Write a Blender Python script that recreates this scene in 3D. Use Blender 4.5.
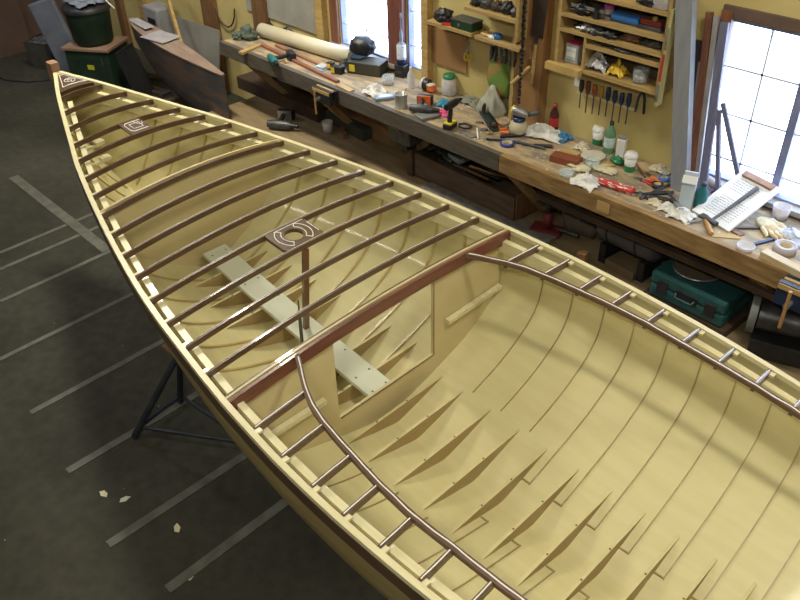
import bpy, bmesh, math, random
import numpy as np
from mathutils import Vector, Matrix, noise
random.seed(7)
C = bpy.context.scene.collection
for o in list(bpy.data.objects): bpy.data.objects.remove(o)

# ------------------------------------------------------------------ camera
FPX = 810.56
CO = Vector((4.5663, -1.9606, 3.3103))
RT = Vector((0.68949, 0.72390, -0.02373)); UP = Vector((-0.41541, 0.42208, 0.80578)); FW = Vector((-0.59332, 0.54572, -0.59179))
cd = bpy.data.cameras.new('camera'); cam = bpy.data.objects.new('camera', cd); C.objects.link(cam)
cd.sensor_width = 36; cd.lens = FPX*36/800; cd.clip_end = 200
M = Matrix(((RT.x, UP.x, -FW.x, CO.x), (RT.y, UP.y, -FW.y, CO.y), (RT.z, UP.z, -FW.z, CO.z), (0, 0, 0, 1)))
cam.matrix_world = M
bpy.context.scene.camera = cam
vs = bpy.context.scene.view_settings
vs.view_transform = 'Standard'; vs.look = 'None'; vs.gamma = 1; vs.use_curve_mapping = False
vs.exposure = 0.12

# ------------------------------------------------------------------ daylight
w = bpy.data.worlds.new('World'); bpy.context.scene.world = w; w.use_nodes = True
bgn = w.node_tree.nodes['Background']; bgn.inputs[0].default_value = (0.62, 0.76, 1.0, 1); bgn.inputs[1].default_value = 9.0

WY = 2.42      # inner face of the window wall
BZ = 0.90      # bench top
BY = 1.84      # bench front edge
LX = -5.8      # left wall
CZ = 4.3       # ceiling
ROT = math.radians(1.3)

def lamp(name, kind, loc, e, col, size=(1, 1), rot=(0, 0, 0), portal=False):
    l = bpy.data.lights.new(name, kind); l.energy = e; l.color = col
    if kind == 'AREA':
        l.shape = 'RECTANGLE'; l.size, l.size_y = size
        if portal: l.cycles.is_portal = True
    o = bpy.data.objects.new(name, l); C.objects.link(o); o.location = loc; o.rotation_euler = rot
    return o
# portals fill the openings of the three windows (they only guide the sky light in)
lamp('window_portal', 'AREA', (-0.53, WY+0.06, 1.45), 1, (1, 1, 1), (0.62, 0.95), (math.radians(-90), 0, 0), True)
lamp('window_portal', 'AREA', (0.085, WY+0.06, 1.45), 1, (1, 1, 1), (0.24, 0.95), (math.radians(-90), 0, 0), True)
lamp('window_portal', 'AREA', (3.07, WY+0.06, 1.42), 1, (1, 1, 1), (1.06, 0.95), (math.radians(-90), 0, 0), True)

# ------------------------------------------------------------------ helpers
def ray(u, v): return (u-400)/FPX*RT - (v-300)/FPX*UP + FW
def at(u, v, z=BZ):
    d = ray(u, v); return CO + d*((z-CO.z)/d.z)
def ay(u, v, y=WY):
    d = ray(u, v); return CO + d*((y-CO.y)/d.y)
def span(u1, v1, u2, v2, z=BZ):
    a = at(u1, v1, z); b = at(u2, v2, z); d = b-a
    return (a+b)/2, math.atan2(d.y, d.x), d.length

_m = {}
def mat(name, col, rough=0.6, col2=None, scale=8.0, stretch=(1, 1, 1), metal=0.0, bump=0.0, spec=0.5, detail=4, coat=0, sharp=None, alpha=None):
    if name in _m: return _m[name]
    m = bpy.data.materials.new(name); m.use_nodes = True; nt = m.node_tree; N = nt.nodes; L = nt.links
    b = N['Principled BSDF']; b.inputs['Roughness'].default_value = rough; b.inputs['Metallic'].default_value = metal
    b.inputs['Specular IOR Level'].default_value = spec
    if coat: b.inputs['Coat Weight'].default_value = coat; b.inputs['Coat Roughness'].default_value = 0.08
    if col2 is None: col2 = tuple(c*0.8 for c in col)
    tc = N.new('ShaderNodeTexCoord'); mp = N.new('ShaderNodeMapping'); mp.inputs['Scale'].default_value = stretch
    nz = N.new('ShaderNodeTexNoise'); nz.inputs['Scale'].default_value = scale; nz.inputs['Detail'].default_value = detail
    cr = N.new('ShaderNodeValToRGB'); cr.color_ramp.elements[0].color = (*col2, 1); cr.color_ramp.elements[1].color = (*col, 1)
    lo, hi = sharp or (0.35, 0.65)
    cr.color_ramp.elements[0].position = lo; cr.color_ramp.elements[1].position = hi
    L.new(tc.outputs['Object'], mp.inputs[0]); L.new(mp.outputs[0], nz.inputs[0]); L.new(nz.outputs['Fac'], cr.inputs[0]); L.new(cr.outputs[0], b.inputs['Base Color'])
    if bump:
        bm = N.new('ShaderNodeBump'); bm.inputs['Strength'].default_value = bump; bm.inputs['Distance'].default_value = 0.01
        L.new(nz.outputs['Fac'], bm.inputs['Height']); L.new(bm.outputs[0], b.inputs['Normal'])
    if alpha is not None: b.inputs['Alpha'].default_value = alpha
    _m[name] = m; return m
def clear(name, col=(0.9, 0.95, 0.97), fac=0.25, rough=0.05):
    if name in _m: return _m[name]
    m = bpy.data.materials.new(name); m.use_nodes = True; nt = m.node_tree; N = nt.nodes; L = nt.links
    N.remove(N['Principled BSDF']); out = N['Material Output']
    t = N.new('ShaderNodeBsdfTransparent'); t.inputs[0].default_value = (*col, 1)
    g = N.new('ShaderNodeBsdfPrincipled'); g.inputs['Roughness'].default_value = rough; g.inputs['Base Color'].default_value = (*col, 1)
    nz = N.new('ShaderNodeTexNoise'); nz.inputs['Scale'].default_value = 6
    mr = N.new('ShaderNodeMapRange'); mr.inputs['To Min'].default_value = fac*0.8; mr.inputs['To Max'].default_value = fac*1.2
    mx = N.new('ShaderNodeMixShader'); L.new(nz.outputs[0], mr.inputs[0]); L.new(mr.outputs[0], mx.inputs[0])
    L.new(t.outputs[0], mx.inputs[1]); L.new(g.outputs[0], mx.inputs[2]); L.new(mx.outputs[0], out.inputs[0])
    _m[name] = m; return m

class MB:
    def __init__(s): s.v = []; s.f = []; s.mi = []; s.sm = []
    def add(s, vs, fs, mi=0, smooth=False):
        k = len(s.v); s.v += [tuple(p) for p in vs]
        for f in fs: s.f.append([k+i for i in f]); s.mi.append(mi); s.sm.append(smooth)
        return s
    def box(s, c, d, rz=0, mi=0, m=None, bev=0.0):
        hx, hy, hz = d[0]/2, d[1]/2, d[2]/2
        T = (m if m is not None else Matrix.Rotation(rz, 4, 'Z'))
        c = Vector(c)
        if bev and min(d) > 2.2*bev:
            bm = bmesh.new(); bmesh.ops.create_cube(bm, size=1)
            for v in bm.verts: v.co = Vector((v.co.x*d[0], v.co.y*d[1], v.co.z*d[2]))
            bmesh.ops.bevel(bm, geom=list(bm.edges), offset=bev, segments=2, affect='EDGES', profile=0.5)
            bm.verts.index_update(); P = [c + T @ v.co for v in bm.verts]; F = [[v.index for v in f.verts] for f in bm.faces]
            bm.free(); return s.add(P, F, mi)
        P = [c + T @ Vector((x, y, z)) for x in (-hx, hx) for y in (-hy, hy) for z in (-hz, hz)]
        return s.add(P, [(0, 1, 3, 2), (4, 6, 7, 5), (0, 4, 5, 1), (2, 3, 7, 6), (0, 2, 6, 4), (1, 5, 7, 3)], mi)
    def bar(s, a, b, wd, h, mi=0, up=(0, 0, 1)):
        a = Vector(a); b = Vector(b); x = (b-a); ln = x.length; x.normalize(); u = Vector(up)
        y = u.cross(x)
        if y.length < 1e-4: y = Vector((0, 1, 0)).cross(x)
        y.normalize(); z = x.cross(y)
        T = Matrix((x, y, z)).transposed().to_4x4()
        return s.box((a+b)/2, (ln, wd, h), m=T, mi=mi)
    def tube(s, pts, r, n=8, mi=0, cap=True, flat=1.0):
        pts = [Vector(p) for p in pts]; rs = r if isinstance(r, (list, tuple)) else [r]*len(pts)
        V = []; F = []; prev = None
        for i, p in enumerate(pts):
            d = (pts[min(i+1, len(pts)-1)] - pts[max(i-1, 0)]).normalized()
            if prev is None:
                a = Vector((0, 0, 1)) if abs(d.z) < 0.9 else Vector((1, 0, 0)); u = d.cross(a).normalized()
            else:
                u = (prev - d*prev.dot(d)); u = u.normalized() if u.length > 1e-6 else prev
            prev = u; w_ = d.cross(u)
            for k in range(n):
                t = 2*math.pi*k/n; V.append(p + (u*math.cos(t) + w_*math.sin(t)*flat)*rs[i])
        for i in range(len(pts)-1):
            for k in range(n): F.append((i*n+k, i*n+(k+1) % n, (i+1)*n+(k+1) % n, (i+1)*n+k))
        s.add(V, F, mi, True)
        if cap: s.add(V[:n], [list(range(n))[::-1]], mi); s.add(V[-n:], [list(range(n))], mi)
        return s
    def lathe(s, prof, n=20, mi=0, c=(0, 0, 0), T=None):
        V = []; F = []; c = Vector(c)
        for r, z in prof:
            for k in range(n):
                t = 2*math.pi*k/n; p = Vector((r*math.cos(t), r*math.sin(t), z)); V.append(c + (T @ p if T is not None else p))
        for i in range(len(prof)-1):
            for k in range(n): F.append((i*n+k, i*n+(k+1) % n, (i+1)*n+(k+1) % n, (i+1)*n+k))
        return s.add(V, F, mi, True)
    def prism(s, poly, z0, z1, mi=0, T=None):
        n = len(poly); V = [Vector((x, y, z0)) for x, y in poly] + [Vector((x, y, z1)) for x, y in poly]
        if T is not None: V = [T @ v for v in V]
        return s.add(V, [list(range(n))[::-1], list(range(n, 2*n))] + [(i, (i+1) % n, n+(i+1) % n, n+i) for i in range(n)], mi)
    def ball(s, c, r, mi=0, nz=0.0, seed=0, fr=3.0, sub=3):
        bm = bmesh.new(); bmesh.ops.create_icosphere(bm, subdivisions=sub, radius=1)
        r = r if isinstance(r, (tuple, list)) else (r, r, r); P = []
        for v in bm.verts:
            k = 1 + nz*noise.noise(v.co*fr + Vector((seed, seed*1.7, 0))) + nz*0.5*noise.noise(v.co*fr*2.3 + Vector((seed*3, 0, seed)))
            P.append(Vector(c) + Vector((v.co.x*r[0]*k, v.co.y*r[1]*k, v.co.z*r[2]*k)))
        bm.verts.index_update(); F = [[v.index for v in f.verts] for f in bm.faces]; bm.free()
        return s.add(P, F, mi, True)
    def build(s, name, mats, parent=None, loc=None, rot=None):
        me = bpy.data.meshes.new(name); me.from_pydata(s.v, [], s.f)
        for m in (mats if isinstance(mats, (list, tuple)) else [mats]): me.materials.append(m)
        me.polygons.foreach_set('material_index', s.mi); me.polygons.foreach_set('use_smooth', s.sm)
        bm = bmesh.new(); bm.from_mesh(me); bmesh.ops.recalc_face_normals(bm, faces=bm.faces); bm.to_mesh(me); bm.free()
        o = bpy.data.objects.new(name, me); C.objects.link(o)
        if parent: o.parent = parent
        if loc is not None: o.location = loc
        if rot is not None: o.rotation_euler = rot if isinstance(rot, (tuple, list)) else (0, 0, rot)
        return o

def tag(o, label, cat, group=None, kind=None):
    o['label'] = label; o['category'] = cat
    if group: o['group'] = group
    if kind: o['kind'] = kind
    return o
def thing(name, label, cat, loc=(0, 0, 0), rz=0, group=None, rot=None):
    o = bpy.data.objects.new(name, None); C.objects.link(o); o.location = loc
    o.rotation_euler = rot or (0, 0, rz); o.empty_display_size = 0.05
    return tag(o, label, cat, group)
def struct(name, mb, m, loc=None):
    o = mb.build(name, m, None, loc); o['kind'] = 'structure'; return o
def one(name, mb, m, loc, rz, label, cat, group=None, rot=None):
    return tag(mb.build(name, m, None, loc, rot if rot is not None else rz), label, cat, group)
def dup(root, loc, rot, label, group=None):
    r = root.copy(); C.objects.link(r); r.location = loc; r.rotation_euler = rot if isinstance(rot, (tuple, list)) else (0, 0, rot)
    r['label'] = label
    if group: r['group'] = group
    for ch in list(root.children):
        c = ch.copy(); C.objects.link(c); c.parent = r
        for g in list(ch.children):
            d = g.copy(); C.objects.link(d); d.parent = c
    return r

# ------------------------------------------------------------------ materials
PLY = mat('pale_ply', (0.62, 0.555, 0.295), 0.5, (0.575, 0.51, 0.26), 3, (1, 6, 6), coat=0.3)
PLYB = mat('bulkhead_ply', (0.60, 0.505, 0.275), 0.4, (0.555, 0.46, 0.24), 3, (6, 1, 1), coat=0.3)
CREAM = mat('cream_pine', (0.72, 0.66, 0.42), 0.35, (0.66, 0.59, 0.35), 6, (1, 8, 8), coat=0.3)
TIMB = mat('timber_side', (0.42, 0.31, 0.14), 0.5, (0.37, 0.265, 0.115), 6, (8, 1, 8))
RIBM = mat('rib_wood', (0.42, 0.33, 0.16), 0.4, (0.34, 0.26, 0.12), 10)
MAH = mat('mahogany', (0.115, 0.060, 0.032), 0.35, (0.078, 0.040, 0.021), 10, (8, 1, 8), coat=0.5)
MAHR = mat('red_mahogany', (0.17, 0.045, 0.030), 0.35, (0.11, 0.028, 0.018), 6, (8, 1, 8), coat=0.5)
MAHC = mat('coaming_mahogany', (0.135, 0.070, 0.048), 0.4, (0.09, 0.045, 0.030), 10, (2, 8, 8), coat=0.5)
STRK = mat('dark_strake', (0.095, 0.058, 0.034), 0.45, (0.065, 0.038, 0.024), 4, (1, 1, 9))
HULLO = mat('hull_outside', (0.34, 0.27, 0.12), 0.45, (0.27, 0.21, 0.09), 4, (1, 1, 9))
GLUE = mat('gloss_white_glue', (0.95, 0.93, 0.88), 0.3, (.9, .88, .82))  # epoxy beads; their reflected gloss is put into the white
GREYB = mat('grey_primed_board', (0.62, 0.64, 0.52), 0.4, (0.56, 0.58, 0.46), 4)
SCREW = mat('screw_dark', (0.10, 0.085, 0.05), 0.5)
STEEL = mat('steel', (0.55, 0.55, 0.56), 0.35, (0.35, 0.35, 0.36), 20, metal=0.8)
DSTEEL = mat('dark_steel', (0.12, 0.12, 0.125), 0.45, (0.07, 0.07, 0.075), 20, metal=0.6)
BLK = mat('black_plastic', (0.022, 0.023, 0.026), 0.45, (0.012, 0.012, 0.014), 20)
WHT = mat('white_plastic', (0.80, 0.80, 0.78), 0.4, (0.72, 0.72, 0.70), 10)
PAPER = mat('paper', (0.80, 0.80, 0.80), 0.8, (0.74, 0.75, 0.76), 8)
INK = mat('ink', (0.12, 0.12, 0.17), 0.8)
RAG = mat('white_rag', (0.78, 0.77, 0.74), 0.9, (0.62, 0.61, 0.58), 25, bump=0.5)
CRAG = mat('cream_rag', (0.66, 0.60, 0.46), 0.9, (0.50, 0.44, 0.32), 25, bump=0.5)
RED = mat('red_plastic', (0.50, 0.035, 0.03), 0.4)
ORG = mat('orange_plastic', (0.80, 0.16, 0.03), 0.4)
YEL = mat('yellow_plastic', (0.75, 0.58, 0.04), 0.4)
BLU = mat('blue_plastic', (0.03, 0.16, 0.50), 0.4)
NAVY = mat('navy_handle', (0.015, 0.03, 0.12), 0.4)
TEAL = mat('teal_plastic', (0.02, 0.16, 0.17), 0.4, (0.012, 0.12, 0.13), 12)
GRN = mat('green_plastic', (0.03, 0.22, 0.09), 0.4)
DGRN = mat('dark_green_paint', (0.010, 0.050, 0.018), 0.55, (0.005, 0.028, 0.010), 7)
PINK = mat('pink_cloth', (0.75, 0.12, 0.28), 0.9)
PURP = mat('purple_lid', (0.42, 0.06, 0.30), 0.4)
HAND = mat('tool_handle_wood', (0.50, 0.28, 0.10), 0.5, (0.38, 0.20, 0.07), 20)
WOODY = mat('yellow_wood', (0.50, 0.34, 0.13), 0.6, (0.38, 0.24, 0.08), 5, (1, 8, 8))
WOODB = mat('brown_wood', (0.22, 0.115, 0.05), 0.6, (0.14, 0.07, 0.03), 5, (8, 8, 1))
WOODS = mat('stained_bench_edge', (0.34, 0.21, 0.08), 0.7, (0.20, 0.115, 0.04), 7, (1, 6, 6))
GREYW = mat('grey_bench_edge', (0.115, 0.095, 0.07), 0.7, (0.075, 0.062, 0.05), 7, (1, 6, 6))
DARKW = mat('dark_wood', (0.075, 0.045, 0.028), 0.7, (0.04, 0.024, 0.015), 6)
TAPEC = mat('masking_tape', (0.62, 0.52, 0.36), 0.7)
CLR = clear('clear_plastic'); GCLR = clear('green_glass', (0.35, 0.62, 0.42), 0.35); FROST = clear('frosted_plastic', (0.86, 0.84, 0.86), 0.5, 0.4)

# ------------------------------------------------------------------ room shell
def floor_mat():
    m = bpy.data.materials.new('concrete_floor'); m.use_nodes = True; nt = m.node_tree; N = nt.nodes; L = nt.links; b = N['Principled BSDF']
    tc = N.new('ShaderNodeTexCoord'); n1 = N.new('ShaderNodeTexNoise'); n1.inputs['Scale'].default_value = 0.9; n1.inputs['Detail'].default_value = 6
    n2 = N.new('ShaderNodeTexNoise'); n2.inputs['Scale'].default_value = 14; n2.inputs['Detail'].default_value = 5
    r1 = N.new('ShaderNodeValToRGB'); e = r1.color_ramp.elements; e[0].position = 0.33; e[0].color = (0.032, 0.031, 0.022, 1); e[1].position = 0.68; e[1].color = (0.064, 0.062, 0.047, 1)
    r2 = N.new('ShaderNodeValToRGB'); e = r2.color_ramp.elements; e[0].position = 0.3; e[0].color = (0.78, 0.78, 0.78, 1); e[1].position = 0.7; e[1].color = (1.12, 1.12, 1.10, 1)
    mx = N.new('ShaderNodeMixRGB'); mx.blend_type = 'MULTIPLY'; mx.inputs[0].default_value = 1
    vo = N.new('ShaderNodeTexVoronoi'); vo.inputs['Scale'].default_value = 9; vo.inputs['Randomness'].default_value = 1
    sp = N.new('ShaderNodeMath'); sp.operation = 'LESS_THAN'; sp.inputs[1].default_value = 0.035
    sep = N.new('ShaderNodeSeparateColor'); gt = N.new('ShaderNodeMath'); gt.operation = 'GREATER_THAN'; gt.inputs[1].default_value = 0.72
    mu = N.new('ShaderNodeMath'); mu.operation = 'MULTIPLY'
    m2 = N.new('ShaderNodeMixRGB'); m2.inputs[2].default_value = (0.30, 0.29, 0.24, 1)
    for n in (n1, n2, vo): L.new(tc.outputs['Object'], n.inputs['Vector'])
    L.new(n1.outputs[0], r1.inputs[0]); L.new(n2.outputs[0], r2.inputs[0]); L.new(r1.outputs[0], mx.inputs[1]); L.new(r2.outputs[0], mx.inputs[2])
    L.new(vo.outputs['Distance'], sp.inputs[0]); L.new(vo.outputs['Color'], sep.inputs[0]); L.new(sep.outputs[0], gt.inputs[0]); L.new(sp.outputs[0], mu.inputs[0]); L.new(gt.outputs[0], mu.inputs[1])
    L.new(mu.outputs[0], m2.inputs[0]); L.new(mx.outputs[0], m2.inputs[1]); L.new(m2.outputs[0], b.inputs['Base Color']); b.inputs['Roughness'].default_value = 0.7; b.inputs['Specular IOR Level'].default_value = 0.15
    return m
WALLY = mat('yellow_osb_wall', (0.60, 0.50, 0.215), 0.7, (0.50, 0.395, 0.15), 3.5, sharp=(0.3, 0.7), bump=0.1)
WALLD = mat('dark_wall_board', (0.115, 0.072, 0.055), 0.8, (0.085, 0.052, 0.040), 2)
WALLR = mat('plain_wall', (0.35, 0.30, 0.22), 0.8)
struct('floor', MB().box((0.6, -1.5, -0.05), (13.0, 8.2, 0.1)), floor_mat())
struct('ceiling', MB().box((0.6, -1.5, CZ+0.05), (13.0, 8.2, 0.1)), mat('ceiling_board', (0.62, 0.58, 0.50), 0.9))
struct('wall_left', MB().box((LX-0.05, -1.5, CZ/2), (0.1, 8.2, CZ)), WALLD)
struct('wall_right', MB().box((7.05, -1.5, CZ/2), (0.1, 8.2, CZ)), WALLR)
struct('wall_front', MB().box((0.6, -5.55, CZ/2), (12.7, 0.1, CZ)), WALLR)
# window wall with its openings
OPEN = [(-0.84, -0.22, 0.97, 1.95), (-0.02, 0.19, 0.97, 1.95), (2.53, 3.62, 0.95, 1.885)]
wb = MB(); xs = [LX]; T = 0.08
for x0, x1, z0, z1 in OPEN:
    wb.box(((xs[-1]+x0)/2, WY+T/2, CZ/2), (x0-xs[-1], T, CZ)); xs.append(x1)
    wb.box(((x0+x1)/2, WY+T/2, z0/2), (x1-x0, T, z0)); wb.box(((x0+x1)/2, WY+T/2, (z1+CZ)/2), (x1-x0, T, CZ-z1))
wb.box(((xs[-1]+7.0)/2, WY+T/2, CZ/2), (7.0-xs[-1], T, CZ))
struct('wall_back', wb, WALLY)
BLUF = mat('window_frame_paint', (0.23, 0.25, 0.42), 0.5, (0.16, 0.18, 0.33), 8)
MUNT = mat('window_muntin', (0.80, 0.88, 0.92), 0.5)  # lightened to imitate the white halo around the bright panes
for i, (x0, x1, z0, z1) in enumerate(OPEN):
    f = MB(); y = WY+0.035
    t = 0.015
    f.box(((x0+x1)/2, y, z0+t/2), (x1-x0, 0.06, t)).box(((x0+x1)/2, y, z1-t/2), (x1-x0, 0.06, t))
    f.box((x0+t/2, y, (z0+z1)/2), (t, 0.06, z1-z0-2*t)).box((x1-t/2, y, (z0+z1)/2), (t, 0.06, z1-z0-2*t))
    root = struct('window_%d' % (i+1), f, BLUF)
    g = MB(); z = z1-0.27
    if i == 2:
        f2 = MB().box((3.01, y, (z0+z1)/2), (0.045, 0.05, z1-z0-2*t-0.002)); f2.build('mullion', BLUF, root)
        cols = [2.775, 3.27]
    else: cols = [x0+0.30] if i == 0 else []
    while z > z0+0.08:
        g.box(((x0+x1)/2, y, z), (x1-x0-2*t, 0.010, 0.012)); z -= 0.27
    for cx in cols: g.box((cx, y, (z0+z1)/2), (0.012, 0.010, z1-z0-2*t))
    g.build('glazing_bars', MUNT, root)
    MB().box(((x0+x1)/2, y+0.012, (z0+z1)/2), (x1-x0-2*t, 0.004, z1-z0-2*t)).build('pane', clear('window_glass', (0.97, 0.98, 1.0), 0.06, 0.02), root)
# window casings
def trim(n, b, m): struct('trim_%d' % n, b, m)
CAS = mat('brown_casing', (0.22, 0.085, 0.045), 0.5, (0.15, 0.055, 0.03), 4, (8, 8, 1))
trim(1, MB().box((-0.90, WY-0.012, 1.45), (0.10, 0.024, 1.10)), CAS)
trim(2, MB().box((-0.12, WY-0.02, 1.50), (0.17, 0.04, 1.15)), mat('reddish_mullion', (0.20, 0.075, 0.055), 0.4, (0.14, 0.05, 0.04), 5, (8, 8, 1)))
trim(3, MB().box((0.225, WY-0.03, 1.46), (0.07, 0.06, 1.12)), WOODY)
trim(4, MB().box((2.53, WY-0.015, 1.42), (0.065, 0.03, 1.02)), CAS)
trim(5, MB().box((3.10, WY-0.012, 1.925), (1.20, 0.024, 0.06)), mat('purple_brown_head', (0.14, 0.09, 0.07), 0.6))
trim(6, MB().box((-0.50, WY-0.03, 0.955), (0.90, 0.06, 0.03)), mat('grey_sill', (0.32, 0.30, 0.28), 0.6))
trim(7, MB().box((3.08, WY-0.03, 0.935), (1.10, 0.06, 0.03)), _m['grey_sill'])
# wall posts and boards
trim(8, MB().box((1.24, WY-0.045, 1.50), (0.24, 0.09, 1.20)), mat('big_brown_post', (0.34, 0.19, 0.08), 0.6, (0.26, 0.135, 0.055), 3, (6, 6, 1)))
trim(26, MB().box((1.135, WY-.055, 1.50), (.03, .11, 1.18)), mat('tan_post_edge', (.46, .33, .14), .6))
trim(9, MB().box((2.415, WY-0.01, 1.56), (0.13, 0.02, 0.34)), mat('dark_grey_panel', (0.055, 0.058, 0.068), 0.6))
BACKP = mat('tan_backboard', (0.36, 0.20, 0.075), 0.7, (0.28, 0.15, 0.055), 4)
trim(10, MB().box((0.44, WY-0.008, 1.22), (0.36, 0.016, 0.27)), BACKP)
for k, (x, wd_, m_) in enumerate([(-4.95, 0.12, WOODB), (-4.35, 0.14, WOODY), (-2.9, 0.22, WOODB), (-1.98, 0.2, WOODB), (-1.06, 0.10, WOODY)]):
    trim(11+k, MB().box((x, WY-0.03, 1.0 if x < -1.2 else 1.3), (wd_, 0.06, 2.0 if x < -1.2 else 0.9)), m_)
# wooden platform under the bench
struct('trim_16', MB().box((1.6, 1.86, 0.14), (7.0, 1.10, 0.28)), mat('platform_ply', (0.30, 0.22, 0.12), 0.6, (0.20, 0.145, 0.08), 3, (1, 4, 1)))
# worn pale strips on the concrete
STR = mat('floor_strip', (0.125, 0.125, 0.098), 0.6, (0.080, 0.079, 0.060), 12)
for k, (a, b, wd_) in enumerate([((-1.38, -0.64), (-1.46, 1.1), .022), ((-1.15, -0.73), (-1.24, 1.1), .022), ((-0.74, -0.89), (-0.84, 1.0), .022), ((-0.11, -1.15), (-0.2, 1.0), .022),
                             ((0.51, -1.21), (0.42, 1.0), .025), ((1.10, -1.26), (1.02, 1.0), .028), ((1.70, -1.33), (1.66, 1.0), .03), ((2.13, -1.25), (2.05, 1.0), .032), ((-2.55, -0.05), (-0.80, -0.04), .05)]):
    ox = 0.0
    struct('trim_%d' % (17+k), MB().bar((a[0]+ox, a[1], 0.0012+k*.0002), (b[0]+ox, b[1], 0.0012+k*.0002), wd_*1.7, 0.0024+k*.0004), STR)

# ------------------------------------------------------------------ ceiling lights
TUBE = bpy.data.materials.new('lamp_tube'); TUBE.use_nodes = True
tb = TUBE.node_tree.nodes['Principled BSDF']; tb.inputs['Emission Color'].default_value = (1, 0.95, 0.82, 1); tb.inputs['Emission Strength'].default_value = 6
def ceiling_lamp(x, y, e, lbl, L_=1.2, rz=0.0, col=(1, 0.955, 0.80), z=CZ):
    t = thing('ceiling_lamp', lbl, 'lamp', (x, y, z), rz)
    MB().box((0, 0, -0.04), (L_+0.08, 0.30, 0.08)).build('housing', WHT, t)
    MB().tube([(-L_/2, -0.07, -0.10), (L_/2, -0.07, -0.10)], 0.018).build('lamp_tube', TUBE, t)
    MB().tube([(-L_/2, 0.07, -0.10), (L_/2, 0.07, -0.10)], 0.018).build('lamp_tube', TUBE, t)
    l = lamp('tube_light', 'AREA', (0, 0, -0.13), e, col, (L_, 0.25)); l.parent = t
ceiling_lamp(-1.2, 0.9, 130, 'white fluorescent fitting on the ceiling above the bow')
ceiling_lamp(4.1, 0.7, 62, 'white fluorescent fitting on the ceiling above the cockpit')
ceiling_lamp(0.6, -2.6, 26, 'added unseen ceiling fitting that fills light on the near hull side and open floor')  # added, out of view, to brighten the near hull side and floor
ceiling_lamp(4.6, -2.6, 84, 'added unseen ceiling fitting behind the photographer that fills light on the hull')  # added fill from behind the camera for near planking and cockpit
ceiling_lamp(-4.0, -0.6, 46, 'added unseen ceiling fitting near the left wall with bluish fill light', col=(.86, .90, 1.0))  # added bluish fill that brightens the floor at the back

# ================================================================== THE BOAT (local metres = fit units * 1.25)
S = 1.25; OFF = 1.02
boat = thing('sailing_dinghy', 'large unfinished pale plywood boat hull with dark mahogany deck beams', 'boat', (0, 0, 0), ROT)
def Wp(x, y, z): return Vector((x*S, y*S, (z+OFF)*S))
HX = [-.69, -.6, -.5, -.435, -.291, -.135, .02, .16, .313, .463, .612, .761, .915, 1.064, 1.221, 1.372, 1.521, 1.677, 1.828, 1.98, 2.127, 2.276, 2.414, 2.561, 2.709, 2.85, 3.0, 3.15, 3.3, 3.45, 3.6, 3.9, 4.15, 4.35]
HH = [.006, .045, .092, .118, .175, .235, .293, .348, .398, .444, .487, .528, .567, .603, .636, .662, .683, .705, .724, .737, .748, .753, .754, .751, .745, .735, .72, .70, .675, .645, .605, .50, .39, .29]
KX = [-.69, -.6, -.45, -.2, 0, .3, .61, .9, 1.22, 1.83, 2.4, 3.0, 3.6, 4.0, 4.35]
KZ = [-.05, -.20, -.32, -.40, -.45, -.51, -.565, -.62, -.675, -.757, -.804, -.82, -.79, -.745, -.68]
def hb(x): return float(np.interp(x, HX, HH))
def zs(x): return -.1152*x + .01003*x*x
def zk(x): return float(np.interp(x, KX, KZ))
MY = [0, .11, .22, .40, .56, .69, .81, .89, .945, .975, .99, 1.0]
MT = [0, .03, .065, .135, .20, .27, .36, .44, .53, .65, .80, 1.0]
BYv = [0, .05, .12, .22, .33, .44, .55, .66, .76, .85, .93, 1.0]
BT = [0, .03, .08, .16, .25, .345, .45, .55, .66, .78, .89, 1.0]
def sec(x, u, inset=0.0):
    "point on the hull section at station x; u 0 keel .. 1 sheer; fit units"
    w_ = min(1, max(0, (x+.69)/2.4)); w_ = w_*w_*(3-2*w_)
    k = u*11
    i = np.arange(12)
    def cr(A):
        j = min(int(k), 10); f = k-j
        p0 = A[j-1] if j > 0 else -A[1] if A is MY or A is BYv else A[1]
        p1, p2 = A[j], A[j+1]; p3 = A[j+2] if j < 10 else 2*A[11]-A[10]
        return 0.5*((2*p1)+(-p0+p2)*f+(2*p0-5*p1+4*p2-p3)*f*f+(-p0+3*p1-3*p2+p3)*f**3)
    yy = w_*cr(MY)+(1-w_)*cr(BYv); tt = w_*cr(MT)+(1-w_)*cr(BT)
    y = yy*max(hb(x)-inset, 0.001); z = zk(x)+inset*(1-u)+tt*(zs(x)-zk(x)-inset*(1-u))
    return y, z
def y_at(x, z, inset=0.0):
    lo, hi = 0.0, 1.0
    for _ in range(24):
        m = (lo+hi)/2
        if sec(x, m, inset)[1] < z: lo = m
        else: hi = m
    return sec(x, (lo+hi)/2, inset)[0]
XST = np.concatenate([np.linspace(-.69, 0, 14), np.linspace(.06, 4.35, 60)])
NU = 33
PT = .010   # plank thickness, fit units
hullb = MB()
def grid(mb, inset, mi, flip=False, u0=0.0, u1=1.0, n=NU):
    V = []; n2 = 2*n-1
    for x in XST:
        L_ = [sec(x, u0+(u1-u0)*k/(n-1), inset) for k in range(n)]
        row = [(-y, z) for y, z in reversed(L_)] + [(y, z) for y, z in L_[1:]]
        V += [Wp(x, y, z) for y, z in row]
    F = [(i*n2+k, i*n2+k+1, (i+1)*n2+k+1, (i+1)*n2+k) for i in range(len(XST)-1) for k in range(n2-1)]
    mb.add(V, F, mi, True)
grid(hullb, 0.0, 0)
V = []
# inner + outer skins joined at the sheer
outer = MB(); grid(outer, -PT, 0)
def build_raw(mb, name, mats, parent, flipz=None):
    o = mb.build(name, mats, parent); return o
sk = hullb.build('planking', [PLY], boat)
ok = outer.build('outer_planking', [HULLO], boat)
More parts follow.
